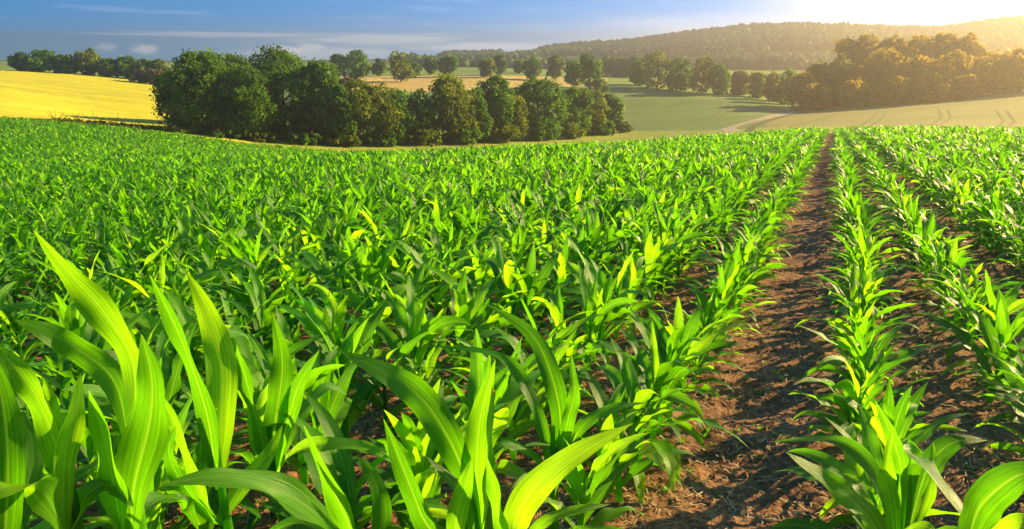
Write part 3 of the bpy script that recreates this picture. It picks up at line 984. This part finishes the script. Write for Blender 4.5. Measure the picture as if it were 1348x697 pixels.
# the rest of the crop as one mass, in rings of falling detail
def crop_mass():
    VV, QQ, UU, RR = [], [], [], []
    base = 0
    rng = np.random.default_rng(5)
    allm = np.ones(len(CROP), bool)
    allm[list(IND)] = False
    allm &= ~(cr_ < 2.0)
    # keep plants a step outside the frame too (their shadows fall in)
    rings = [(0, 9, 9, 11, 3), (9, 18, 9, 8, 3), (18, 36, 8, 6, 2), (36, 70, 6, 5, 2), (70, 200, 5, 4, 2)]
    for (r0, r1, nl, S, cols) in rings:
        m = allm & (cr_ >= r0) & (cr_ < r1)
        a = np.abs(np.arctan2(cx_, cy_))
        m &= (a < R(41)) | (cr_ < 8)
        if r0 >= 36: m &= rng.uniform(0, 1, len(m)) < (.72 if r0 < 70 else .5)
        id_ = np.where(m)[0]
        n = len(id_)
        if not n: continue
        h = .50 * csc[id_] * (1.0 if r0 < 36 else 1.03)
        C, Nn, wd, fold, wave = plant_leaves(rng, n, nl, h, S, cols)
        wd = wd * (1.0 if r0 < 18 else 1.2 if r0 < 36 else 1.5 if r0 < 70 else 2.0)
        off = np.repeat(np.stack([cx_[id_], cy_[id_], cz_[id_]], -1), nl, 0)
        C = C + off[:, None, :]
        V, q, uv = sweep(C, Nn, wd, fold, cols, wave if r0 < 18 else None)
        rv = np.repeat(np.clip(rng.uniform(0, .72, len(wd)) + np.repeat(.5 * vnoise(cx_[id_] * .3, cy_[id_] * .3, 17) - .08, nl), .01, .99), S * cols)
        VV.append(V); QQ.append(q + base); UU.append(uv); RR.append(rv); base += len(V)
        if r0 < 18:
            # stalks: three-sided
            hh = h * .62
            k = np.arange(3) * 2.094
            ring0 = np.stack([.011 * np.cos(k), .011 * np.sin(k), 0 * k - .03], -1)
            s0 = np.stack([cx_[id_], cy_[id_], cz_[id_]], -1)
            b0 = s0[:, None, :] + ring0[None]
            b1 = s0[:, None, :] + ring0[None] * .5; b1[:, :, 2] += hh[:, None]
            SV = np.concatenate([b0, b1], 1).reshape(-1, 3)
            j = np.arange(n)[:, None] * 6 + base
            sq = np.concatenate([np.stack([j[:, 0] + a_, j[:, 0] + (a_ + 1) % 3, j[:, 0] + 3 + (a_ + 1) % 3, j[:, 0] + 3 + a_], -1) for a_ in range(3)])
            VV.append(SV); QQ.append(sq); UU.append(np.full((len(SV), 2), .3)); RR.append(np.full(len(SV), .45)); base += len(SV)
        print('ring', r0, n)
    me = mesh_np('maize_crop', np.concatenate(VV), quads=np.concatenate(QQ), mat=M_LEAF, uv=np.concatenate(UU), rnd=np.concatenate(RR))
    o = link('maize_crop', me)
    tag(o, 'dense bright green maize crop filling the field to its far edge', None, None, 'stuff')


crop_mass()


# ------------------------------------------------------------------ litter on the soil
def litter():
    rng = np.random.default_rng(21)
    n = 26000
    r = 1.8 + 11 * rng.uniform(0, 1, n) ** 1.3; a = rng.uniform(R(-38), R(40), n)
    x, y = r * np.sin(a), r * np.cos(a)
    z = ground_z(x, y) + micro(x, y) + .004
    L = rng.uniform(.012, .075, n); w = rng.uniform(.0012, .0034, n)
    b = rng.uniform(0, 6.28, n); el = rng.normal(0, .25, n)
    d = np.stack([np.cos(b) * np.cos(el), np.sin(b) * np.cos(el), np.sin(el)], -1)
    s = np.stack([-np.sin(b), np.cos(b), 0 * b], -1)
    c = np.stack([x, y, z], -1)
    mid = c + np.stack([0 * b, 0 * b, rng.uniform(0, .012, n)], -1)
    V = np.stack([c - d * L[:, None] / 2 - s * w[:, None], c - d * L[:, None] / 2 + s * w[:, None],
                  mid + s * w[:, None], mid - s * w[:, None],
                  c + d * L[:, None] / 2 + s * w[:, None] * .6, c + d * L[:, None] / 2 - s * w[:, None] * .6], 1).reshape(-1, 3)
    i = np.arange(n)[:, None] * 6
    q = np.concatenate([i + np.array([0, 1, 2, 3]), i + np.array([3, 2, 4, 5])])
    tag(link('straw_litter', mesh_np('straw_litter', V, quads=q, mat=M_STRAW)), 'pale bits of straw scattered on the brown soil', None, None, 'stuff')
    # clods: small rough stones of earth
    n = 5200
    r = 1.8 + 9 * rng.uniform(0, 1, n) ** 1.3; a = rng.uniform(R(-36), R(40), n)
    x, y = r * np.sin(a), r * np.cos(a); z = ground_z(x, y) + micro(x, y)
    R0 = .004 + .018 * rng.uniform(0, 1, n) ** 3
    dirs = np.array([[1, 0, 0], [-1, 0, 0], [0, 1, 0], [0, -1, 0], [0, 0, 1], [0, 0, -1]], float)
    tri = np.array([[0, 2, 4], [2, 1, 4], [1, 3, 4], [3, 0, 4], [2, 0, 5], [1, 2, 5], [3, 1, 5], [0, 3, 5]])
    V = dirs[None] * R0[:, None, None] * rng.uniform(.6, 1.4, (n, 6, 1)) + rng.normal(0, .25, (n, 6, 3)) * R0[:, None, None]
    V[:, :, 2] *= .7
    V = (V + np.stack([x, y, z], -1)[:, None, :]).reshape(-1, 3)
    T = (tri[None] + np.arange(n)[:, None, None] * 6).reshape(-1, 3)
    tag(link('soil_clods', mesh_np('soil_clods', V, tris=T, mat=M_SOIL, smooth=False)), 'crumbs and clods of brown earth on the soil strips', None, None, 'stuff')
    # small weeds
    n = 700
    r = 2.2 + 9 * rng.uniform(0, 1, n) ** 1.2; a = rng.uniform(R(-36), R(40), n)
    x, y = r * np.sin(a), r * np.cos(a)
    z = ground_z(x, y) + micro(x, y)
    nl = 5
    base = np.repeat(np.stack([x, y, z], -1), nl, 0)
    m = n * nl
    Ln = np.repeat(rng.uniform(.015, .05, n), nl)
    C, Nn = leaf_lines(base, rng.uniform(0, 6.28, m), rng.uniform(.5, 1.2, m), rng.uniform(-.6, .4, m), Ln, 4, rng.normal(0, .3, m), np.full(m, 1.3), rng.normal(0, .2, m))
    V, q, uv = sweep(C, Nn, Ln * .3, np.full(m, .2), 3)
    tag(link('weeds', mesh_np('weeds', V, quads=q, mat=M_LEAF_FAR, uv=uv, rnd=np.repeat(rng.uniform(0, 1, m), 12))), 'tiny weed seedlings dotted over the bare soil', None, None, 'stuff')


litter()


# ------------------------------------------------------------------ trees
def crown_mesh(seed, h, w, n, card, mat, skirt=.25, lobes=14, top_bias=0.0, flat=1.0):
    """crown of leaf clumps spread through lobed volume; origin at the tree's foot"""
    rng = np.random.default_rng(seed)
    zc = h * (skirt + (1 - skirt) * .5); hz = h * (1 - skirt) * .5
    cs, rs = [], []
    for i in range(lobes):
        u = rng.uniform(-1, 1); ph = i * 2.4 + rng.uniform(-.6, .6)
        rad = (math.sqrt(max(0, 1 - (u * .92) ** 2)) if u > 0 else (1 + u * (.12 if skirt < .05 else .5))) * rng.uniform(.50, .78)
        lr = rng.uniform(.32, .50) * min(w * .5, hz) * (1.15 if u < 0 else 1)
        cs.append([math.cos(ph) * rad * w * .5, math.sin(ph) * rad * w * .5 * flat, zc + u * hz * .70]); rs.append(lr)
    cs.append([0, 0, zc - hz * .6]); rs.append(min(w * .38, hz * .5)); cs.append([0, 0, zc]); rs.append(min(w * .36, hz * .8)); cs.append([0, 0, zc + hz * .55]); rs.append(min(w * .27, hz * .42))
    for i in range(lobes):
        # small boughs breaking the outline
        u = rng.uniform(-.9, 1); ph = rng.uniform(0, 6.28)
        rad = (math.sqrt(max(0, 1 - u * u)) if u > 0 else 1 + u * .15) * rng.uniform(.80, 1.02)
        cs.append([math.cos(ph) * rad * w * .5, math.sin(ph) * rad * w * .5 * flat, zc + u * hz * .86]); rs.append(rng.uniform(.12, .24) * min(w * .5, hz))
    cs = np.array(cs); rs = np.array(rs)
    p = rs ** 2 / (rs ** 2).sum()
    k = rng.choice(len(rs), n, p=p)
    d = rng.normal(0, 1, (n, 3)); d /= np.linalg.norm(d, axis=1, keepdims=True)
    rr = rs[k] * (1 - np.abs(rng.normal(0, .16, n))) * rng.choice([1, 1, 1, 1.10, 1.22], n)
    # clumpy: wobble the lobe surface
    rr *= .80 + .40 * vnoise(d[:, 0] * 3 + k * 7, d[:, 1] * 3 + d[:, 2] * 3.3, seed)
    P = cs[k] + d * rr[:, None] * np.array([1, flat, .92])
    m = P[:, 2] > h * .01
    # hollows between the leaf clumps
    fq = 7.0 / w
    hol = vnoise(P[:, 0] * fq + P[:, 2] * fq * .8, P[:, 1] * fq - P[:, 2] * fq * .7, seed + 3)
    m &= hol > .27 + rng.uniform(-.06, .06, n)
    # drop what is buried deep in another lobe
    for j in range(len(rs)):
        dd = np.linalg.norm((P - cs[j]) / np.array([1, flat, .92]), axis=1)
        m &= ~((dd < rs[j] * .62) & (k != j))
    P, d, k = P[m], d[m], k[m]
    n = len(P)
    nn = d * .9 + rng.normal(0, .75, (n, 3)) + np.array([0, 0, .35]); nn /= np.linalg.norm(nn, axis=1, keepdims=True)
    t = np.cross(nn, rng.normal(0, 1, (n, 3))); t /= np.linalg.norm(t, axis=1, keepdims=True); b = np.cross(nn, t)
    s = card * rng.uniform(.55, 1.25, n)[:, None]
    j = lambda: rng.uniform(.55, 1.15, (n, 1))
    V = np.stack([P - t * s * j() , P + b * s * .6 * j() + nn * s * .15, P + t * s * j(), P - b * s * .6 * j() + nn * s * .15], 1).reshape(-1, 3)
    q = (np.arange(n)[:, None] * 4 + np.arange(4)[None]).reshape(-1, 4)
    lobe_tone = rng.uniform(0, .5, len(rs))
    rv = np.repeat(np.clip(lobe_tone[k] + rng.uniform(0, .5, n), 0, 1), 4)
    return mesh_np('crown', V, quads=q, mat=mat, rnd=rv, smooth=False)


def trunk_mesh(seed, h, w, skirt):
    rng = np.random.default_rng(seed + 9)
    VV, QQ, b = [], [], 0
    tr = max(.12, h * .022)
    zz = np.linspace(-.4, h * .72, 8)
    P = np.stack([np.cumsum(rng.normal(0, h * .006, 8)), np.cumsum(rng.normal(0, h * .006, 8)), zz], -1)
    V, q = tube(P, np.interp(zz, [-.4, .5, h * .72], [tr * 1.5, tr, tr * .25]), 8)
    VV.append(V); QQ.append(q); b += len(V)
    for i in range(7):
        z0 = h * (skirt * .8 + .07 * i + .06); p0 = np.array([np.interp(z0, zz, P[:, 0]), np.interp(z0, zz, P[:, 1]), z0])
        a = i * 2.4 + rng.uniform(-.4, .4); ln = w * rng.uniform(.28, .40)
        d = np.array([math.cos(a), math.sin(a), rng.uniform(.4, .9)])
        t = np.linspace(0, 1, 5)[:, None]
        pp = p0 + d * ln * t + np.array([0, 0, 1]) * (t ** 2) * ln * .25
        V, q = tube(pp, np.linspace(tr * .45, tr * .08, 5), 6)
        VV.append(V); QQ.append(q + b); b += len(V)
    return mesh_np('trunk', np.concatenate(VV), quads=np.concatenate(QQ), mat=M_BARK)


def tree(name, label, cat, group, px, ytop, ybase, wpx, dist, mat, seed, n=None, skirt=.12, lobes=14, z_sink=0.0, flat=1.0, cardpx=4.2):
    a = az_of_px(px, (ytop + ybase) / 2)
    x, y = math.sin(a) * dist, math.cos(a) * dist
    gz = float(ground_z(x, y))
    dt = dir_of(px, ytop)
    ztop = dist * dt[2] / math.hypot(dt[0], dt[1])
    h = max(ztop - gz, .5)
    dep = y * CP - ztop * SP
    w = wpx * dep / F
    root = link(name, None); root.location = (x, y, gz); root.empty_display_size = 1
    tag(root, label, cat, group)
    card = cardpx * dep / F * .62
    if n is None:
        n = int(min(15000, max(1300, 2.6 * wpx * (ybase - ytop))))
    link('trunk', trunk_mesh(seed, h, w, skirt), root)
    link('crown', crown_mesh(seed, h, w, n, card, mat, skirt, lobes, flat=flat), root)
    return root


sd = 1000
# the two big oaks and the smaller trees that fill between them
BIG = [
 ('broad tall oak at the left end of the hedge, the leftmost of the big crowns', 262, 68, 186, 92, 118, OAK, .02),
 ('lower rounded oak just right of the leftmost big oak', 322, 86, 187, 74, 116, OAK, .0),
 ('tallest wide oak, its crown peak left of the gap with the gold field', 372, 65, 188, 98, 122, OAK, .0),
 ('oak with a sloping right shoulder beside the gold field gap', 420, 78, 188, 72, 119, OAK, .0),
 ('oak top seen behind and between the two largest oaks', 305, 70, 180, 70, 134, OAK, .1),
 ('narrow oak with its foliage low down at the foot of the gap', 448, 104, 189, 38, 117, OAK, .0),
]
for i, (lb, px, yt, yb, w, d, mt, sk) in enumerate(BIG):
    tree('oak_tree', lb, 'tree', 'big oaks at the left end of the hedge', px, yt, yb, w * 1.04, d, mt, sd + i, skirt=sk, lobes=22, n=int(3.6 * w * (yb - yt)))
HED = [
 ('wide bushy tree at the left end of the lower hedge', 482, 109, 189, 66, 121),
 ('rounded hedge tree second from the big oaks, dark in its middle', 522, 113, 188, 44, 124),
 ('small hedge tree with a flat top between taller neighbours', 552, 116, 187, 44, 127),
 ('tall bushy hedge tree at the middle of the hedge with a pointed head', 592, 98, 186, 66, 130),
 ('slim hedge tree right of the pointed one', 624, 112, 184, 40, 133),
 ('tall narrow hedge tree right of the hedge middle', 650, 97, 182, 50, 138),
 ('low hedge bush filling the dip right of the narrow tree', 678, 122, 181, 32, 140),
 ('large rounded hedge tree in the right half of the hedge', 708, 103, 180, 60, 148),
 ('dark rounded hedge tree with deep shade near the right end', 756, 115, 177, 44, 158),
 ('pale rounded hedge tree next to the last in the row', 782, 118, 174, 36, 168),
 ('last small hedge tree at the right end of the row', 803, 121, 171, 30, 176),
]
for i, (lb, px, yt, yb, w, d) in enumerate(HED):
    tree('hedge_tree', lb, 'tree', 'trees of the hedge beyond the maize', px, yt, yb, w * 1.12, d, HEDGE if i % 3 else LIGHT, sd + 20 + i, skirt=.0, lobes=15)
# undergrowth at the hedge foot
und = [(240, 168, 182, 50, 112), (290, 172, 187, 54, 112), (345, 174, 189, 52, 113), (400, 175, 190, 54, 114), (455, 174, 190, 50, 116), (505, 172, 190, 48, 119), (560, 170, 189, 50, 123),
       (615, 168, 187, 48, 128), (665, 165, 185, 46, 135), (712, 163, 183, 44, 144), (752, 161, 180, 36, 152), (795, 158, 176, 34, 166), (820, 160, 174, 26, 176)]
side_ = ['under the leftmost big oak', 'under the first oak gap', 'between the two largest oaks', 'under the tallest oak', 'below the gold field gap', 'under the widest hedge tree', 'below the flat topped hedge tree',
         'under the pointed hedge tree', 'under the narrow hedge tree', 'under the large rounded hedge tree', 'under the dark hedge tree', 'under the pale hedge tree', 'at the right tip of the hedge']
for i, (px, yt, yb, w, d) in enumerate(und):
    tree('hedge_bush', 'low leafy bush ' + side_[i], 'bush', 'bushes at the foot of the hedge', px, yt, yb, w, d, HEDGE if i % 2 else LIGHT, sd + 40 + i, skirt=.0, lobes=9, n=1500)
# left skyline tree line
LFT = [(26, 70, 92, 26, 262), (53, 64, 93, 46, 262), (84, 73, 95, 30, 260), (115, 67, 96, 40, 260), (143, 77, 98, 32, 258), (166, 75, 101, 34, 258), (190, 77, 103, 38, 256), (208, 79, 106, 28, 256)]
lft_l = ['small dark tree at the left end of the skyline tree line', 'big round-headed tree second from left on the skyline tree line', 'low tree in the first dip of the skyline tree line',
         'domed tall tree in the middle of the skyline tree line', 'pale drooping tree right of the domed skyline tree', 'flat topped tree in the right half of the skyline tree line',
         'dark tree near the right end of the skyline tree line', 'tree at the right end of the skyline line against the big oak']
for i, (px, yt, yb, w, d) in enumerate(LFT):
    tree('field_tree', lft_l[i], 'tree', 'trees on the skyline of the yellow field', px, yt, yb, w, d, [OAK, HEDGE, OAK, LIGHT][i % 4], sd + 60 + i, skirt=.0, n=2600)
tree('scrub_bush', 'brownish bush left of the pair at the corner of the yellow field', 'bush', 'brown bushes by the yellow field', 183, 92, 108, 26, 240, BROWNISH, sd + 70, skirt=0, n=1400)
tree('scrub_bush', 'brownish bush against the leftmost big oak', 'bush', 'brown bushes by the yellow field', 203, 91, 109, 24, 238, BROWNISH, sd + 71, skirt=0, n=1400)
# trees standing in and behind the gold field
MID = [
 (445, 71, 103, 20, 290, 'dark narrow tree just right of the big oaks, behind the gold field'),
 (468, 67, 108, 40, 262, 'round-headed tree on a short trunk at the left of the gold field'),
 (499, 79, 103, 22, 300, 'small dark tree between two taller ones behind the gold field'),
 (527, 67, 109, 36, 262, 'tall loose tree on a trunk in the gold field'),
 (545, 84, 106, 16, 290, 'little dark tree right of the tall loose one'),
 (567, 77, 101, 20, 320, 'pale round tree behind the gold field near the pointed hedge tree'),
 (590, 74, 104, 28, 300, 'square-headed tree above the pointed hedge tree'),
 (641, 78, 104, 24, 300, 'dark rounded tree in the middle of the gold field'),
 (658, 72, 104, 20, 320, 'slim pale tree right of the dark rounded one'),
 (684, 80, 100, 16, 360, 'tiny pale tree on the far side of the gold field'),
 (701, 76, 106, 24, 300, 'dark tree with a spreading foot in the gold field'),
 (731, 72, 104, 22, 310, 'upright tree near the right part of the gold field'),
 (756, 78, 108, 26, 270, 'dark half of the paired trees at the right end of the gold field'),
 (776, 70, 110, 32, 262, 'pale taller half of the paired trees at the right end of the gold field'),
]
for i, (px, yt, yb, w, d, lb) in enumerate(MID):
    tree('field_tree', lb, 'tree', 'trees by the gold field', px, yt, yb, w, d, [OAK, HEDGE, OAK, LIGHT][i % 4], sd + 80 + i, skirt=.12, n=2200, lobes=11)
tree('scrub_bush', 'low brown-green bush at the left of the gold field', 'bush', None, 455, 103, 112, 22, 240, BROWNISH, sd + 98, skirt=0, n=900)
tree('scrub_bush', 'low rounded bush at the right end of the gold field', 'bush', None, 790, 104, 114, 26, 262, HEDGE, sd + 99, skirt=0, n=900)
# dark belt of trees left of the right-hand trees
for i, px in enumerate(range(798, 862, 11)):
    tree('belt_tree', ['dark evergreen at the left end of the belt', 'second dark evergreen from the left of the belt', 'third dark evergreen of the belt, at its middle left', 'fourth dark evergreen of the belt, at its middle right',
                       'fifth dark evergreen, next to last of the belt', 'dark evergreen ending the belt beside the pale trees'][i], 'tree', 'belt of dark evergreens below the hill',
         px, 74 + (i % 3), 106, 20, 400, OAK, sd + 110 + i, skirt=0, n=1200, lobes=8)
RT = [(842, 80, 112, 26, 300, 'low tree at the left of the pale clump'), (866, 64, 116, 44, 288, 'tall airy tree of the pale clump'), (893, 74, 118, 32, 284, 'middle rounded tree of the pale clump'),
      (925, 72, 119, 34, 280, 'peaked tree right in the pale clump'), (948, 84, 121, 30, 278, 'last low rounded tree of the pale clump'),
      (975, 93, 122, 26, 285, 'low dark tree starting the hedge right of the pale clump'), (997, 96, 126, 26, 280, 'low bushy tree of the short hedge before the wood'), (1018, 93, 132, 26, 272, 'rounded tree of the short hedge next to the wood'),
      (1036, 90, 138, 28, 262, 'tree joining the short hedge to the wood')]
for i, (px, yt, yb, w, d, lb) in enumerate(RT):
    tree('field_tree', lb, 'tree', 'trees between the gold field and the wood', px, yt, yb, w, d, LIGHT if i % 2 else HEDGE, sd + 130 + i, skirt=.0, n=2400, lobes=11)
# the wood on the right
WD = [
 (1056, 94, 144, 34, 228, 'front-left rounded tree of the right wood'), (1078, 80, 144, 42, 236, 'shoulder tree stepping up to the right wood'),
 (1076, 110, 145, 34, 222, 'low round tree at the wood edge, left'), (1104, 70, 144, 40, 238, 'left upright tree of the tall right wood'),
 (1112, 45, 140, 46, 262, 'tall crown at the left top of the right wood'), (1140, 41, 138, 52, 262, 'tall broad crown, second along the top of the right wood'),
 (1128, 105, 143, 44, 222, 'low wide tree at the wood edge, second from left'), (1160, 62, 142, 50, 240, 'mid-height tree in the centre left of the right wood'),
 (1176, 43, 138, 48, 258, 'flat topped tall crown in the middle of the right wood'), (1178, 100, 141, 46, 224, 'low round tree at the wood edge, centre'),
 (1208, 42, 136, 52, 256, 'broad tall crown right of the wood middle'), (1204, 72, 139, 48, 234, 'mid-height tree right of the wood middle'),
 (1226, 96, 137, 44, 226, 'low tree at the wood edge, right of centre'), (1240, 40, 134, 50, 256, 'tall crown next to the last on top of the right wood'),
 (1254, 66, 134, 50, 236, 'mid-height tree near the right drop of the wood'), (1268, 41, 132, 50, 256, 'last tall crown before the wood drops to the right'),
 (1282, 74, 131, 44, 240, 'tree on the step where the wood drops'), (1270, 98, 133, 40, 230, 'low tree at the wood edge below the drop'),
 (1306, 66, 128, 46, 246, 'rounded tree in the lower right part of the wood'), (1326, 92, 125, 40, 240, 'low tree at the wood edge near the right frame edge'),
 (1340, 63, 124, 48, 248, 'rounded tree cut by the right frame edge'), (1375, 60, 120, 50, 248, 'tree of the wood just past the right edge'), (1410, 58, 118, 54, 248, 'tree of the wood well past the right edge'),
]
for i, (px, yt, yb, w, d, lb) in enumerate(WD):
    tree('wood_tree', lb, 'tree', 'trees of the wood on the right', px, yt, yb, w, d, FLARE_TINT if px > 1120 else (LIGHT if i % 2 else FLARE_TINT), sd + 150 + i, skirt=.0, lobes=16, n=None)
# shrubby verge along the yellow field
M_SHRUB = foliage_mat('verge_leaves', [(0.25, (0.10, 0.12, 0.01)), (0.5, (0.20, 0.22, 0.015)), (0.8, (0.35, 0.33, 0.02))], (2.2, 1.8, .7))
for i, (px, py) in enumerate([(75, 164), (100, 167), (126, 169), (152, 171), (176, 173), (205, 172)]):
    tree('verge_shrub', ['ragged low shrub at the left end of the dark verge', 'second ragged shrub from the left on the dark verge', 'third ragged shrub along the dark verge', 'fourth ragged shrub along the dark verge',
                         'fifth ragged shrub near the oaks on the verge', 'ragged shrub at the foot of the leftmost oak'][i], 'shrub', 'shrubs on the verge of the yellow field', px, py - 3.5, py, 40, 112, M_SHRUB, sd + 190 + i, skirt=0, n=900, lobes=12)


# ------------------------------------------------------------------ far woodland on the hill
def far_wood():
    rng = np.random.default_rng(77)
    n = 26000
    px = rng.uniform(540, 1500, n); a = np.array([az_of_px(p, 70) for p in px])
    t = rng.uniform(0, 1, n) ** .8
    r0 = level_r(a, 8) * .93; r1 = level_r(a, 9) * 1.01
    r = r0 + (r1 - r0) * t
    x, y = r * np.sin(a), r * np.cos(a); z = ground_z(x, y)
    # clearings
    c = vnoise(x * .004 + 5, y * .006, 3) + .4 * vnoise(x * .02, y * .02, 4)
    keep = (c < 1.02)
    clear = (px > 1010) & (px < 1095) & (t > .30) & (t < .42)
    keep &= ~clear
    x, y, z = x[keep], y[keep], z[keep]; n = len(x)
    pn = vnoise(x * .012, y * .02, 8)
    hgt = rng.uniform(4.5, 8, n) * (.7 + .6 * pn); w = rng.uniform(4, 8, n) * (.8 + .4 * pn)
    # each crown a faceted, jittered dome of 4 rings
    k = 6
    rings = np.array([[0.55, 0.0], [1.0, .38], [.78, .75], [.0, 1.0]])
    ang = np.arange(k) * 2 * math.pi / k
    V = np.zeros((n, 3 * k + 1, 3))
    for j in range(3):
        V[:, j * k:(j + 1) * k, 0] = np.cos(ang) * rings[j, 0]
        V[:, j * k:(j + 1) * k, 1] = np.sin(ang) * rings[j, 0]
        V[:, j * k:(j + 1) * k, 2] = rings[j, 1]
    V[:, -1, 2] = 1.0
    V *= rng.uniform(.86, 1.14, V.shape[:2])[..., None]
    V[..., :2] *= w[:, None, None] * .62; V[..., 2] *= hgt[:, None]
    V += np.stack([x, y, z - 1], -1)[:, None, :]
    f = []
    for j in range(2):
        for i in range(k):
            f.append([j * k + i, j * k + (i + 1) % k, (j + 1) * k + (i + 1) % k, (j + 1) * k + i])
    f = np.array(f); tr = np.array([[2 * k + i, 2 * k + (i + 1) % k, 3 * k] for i in range(k)])
    st_ = (np.arange(n) * (3 * k + 1))[:, None, None]
    Q = (f[None] + st_).reshape(-1, 4); T = (tr[None] + st_).reshape(-1, 3)
    rv = np.repeat(np.clip(rng.uniform(-.1, .5, n) + .75 * (vnoise(x * .02 + 9, y * .03, 12) - .15), 0, 1), 3 * k + 1)
    tag(link('far_woodland', mesh_np('far_woodland', V, quads=Q, tris=T, mat=FARWOOD, rnd=rv, smooth=True)), 'dark far-off wood covering the long hill', None, None, 'stuff')


far_wood()


# ------------------------------------------------------------------ haze
def haze():
    xs = (-1750, 1750); ys = (-70, 1750); zs = (LT_Z.min() - 1, 54)
    v = [(x, y, z) for x in xs for y in ys for z in zs]
    f = [(0, 1, 3, 2), (4, 6, 7, 5), (0, 4, 5, 1), (2, 3, 7, 6), (0, 2, 6, 4), (1, 5, 7, 3)]
    m, nt = new_mat('haze')
    p = N(nt, 'ShaderNodeVolumePrincipled')
    p.inputs['Color'].default_value = (1.0, .86, .68, 1)
    p.inputs['Density'].default_value = HAZE_DENSITY
    p.inputs['Anisotropy'].default_value = HAZE_G
    o = N(nt, 'ShaderNodeOutputMaterial'); nt.links.new(p.outputs[0], o.inputs['Volume'])
    ob = link('haze', mesh_np('haze', v, quads=f, mat=m, smooth=False))
    tag(ob, 'warm evening haze over the valley', None, None, 'stuff')
    print('terrain z', LT_Z.min(), LT_Z.max())


haze()
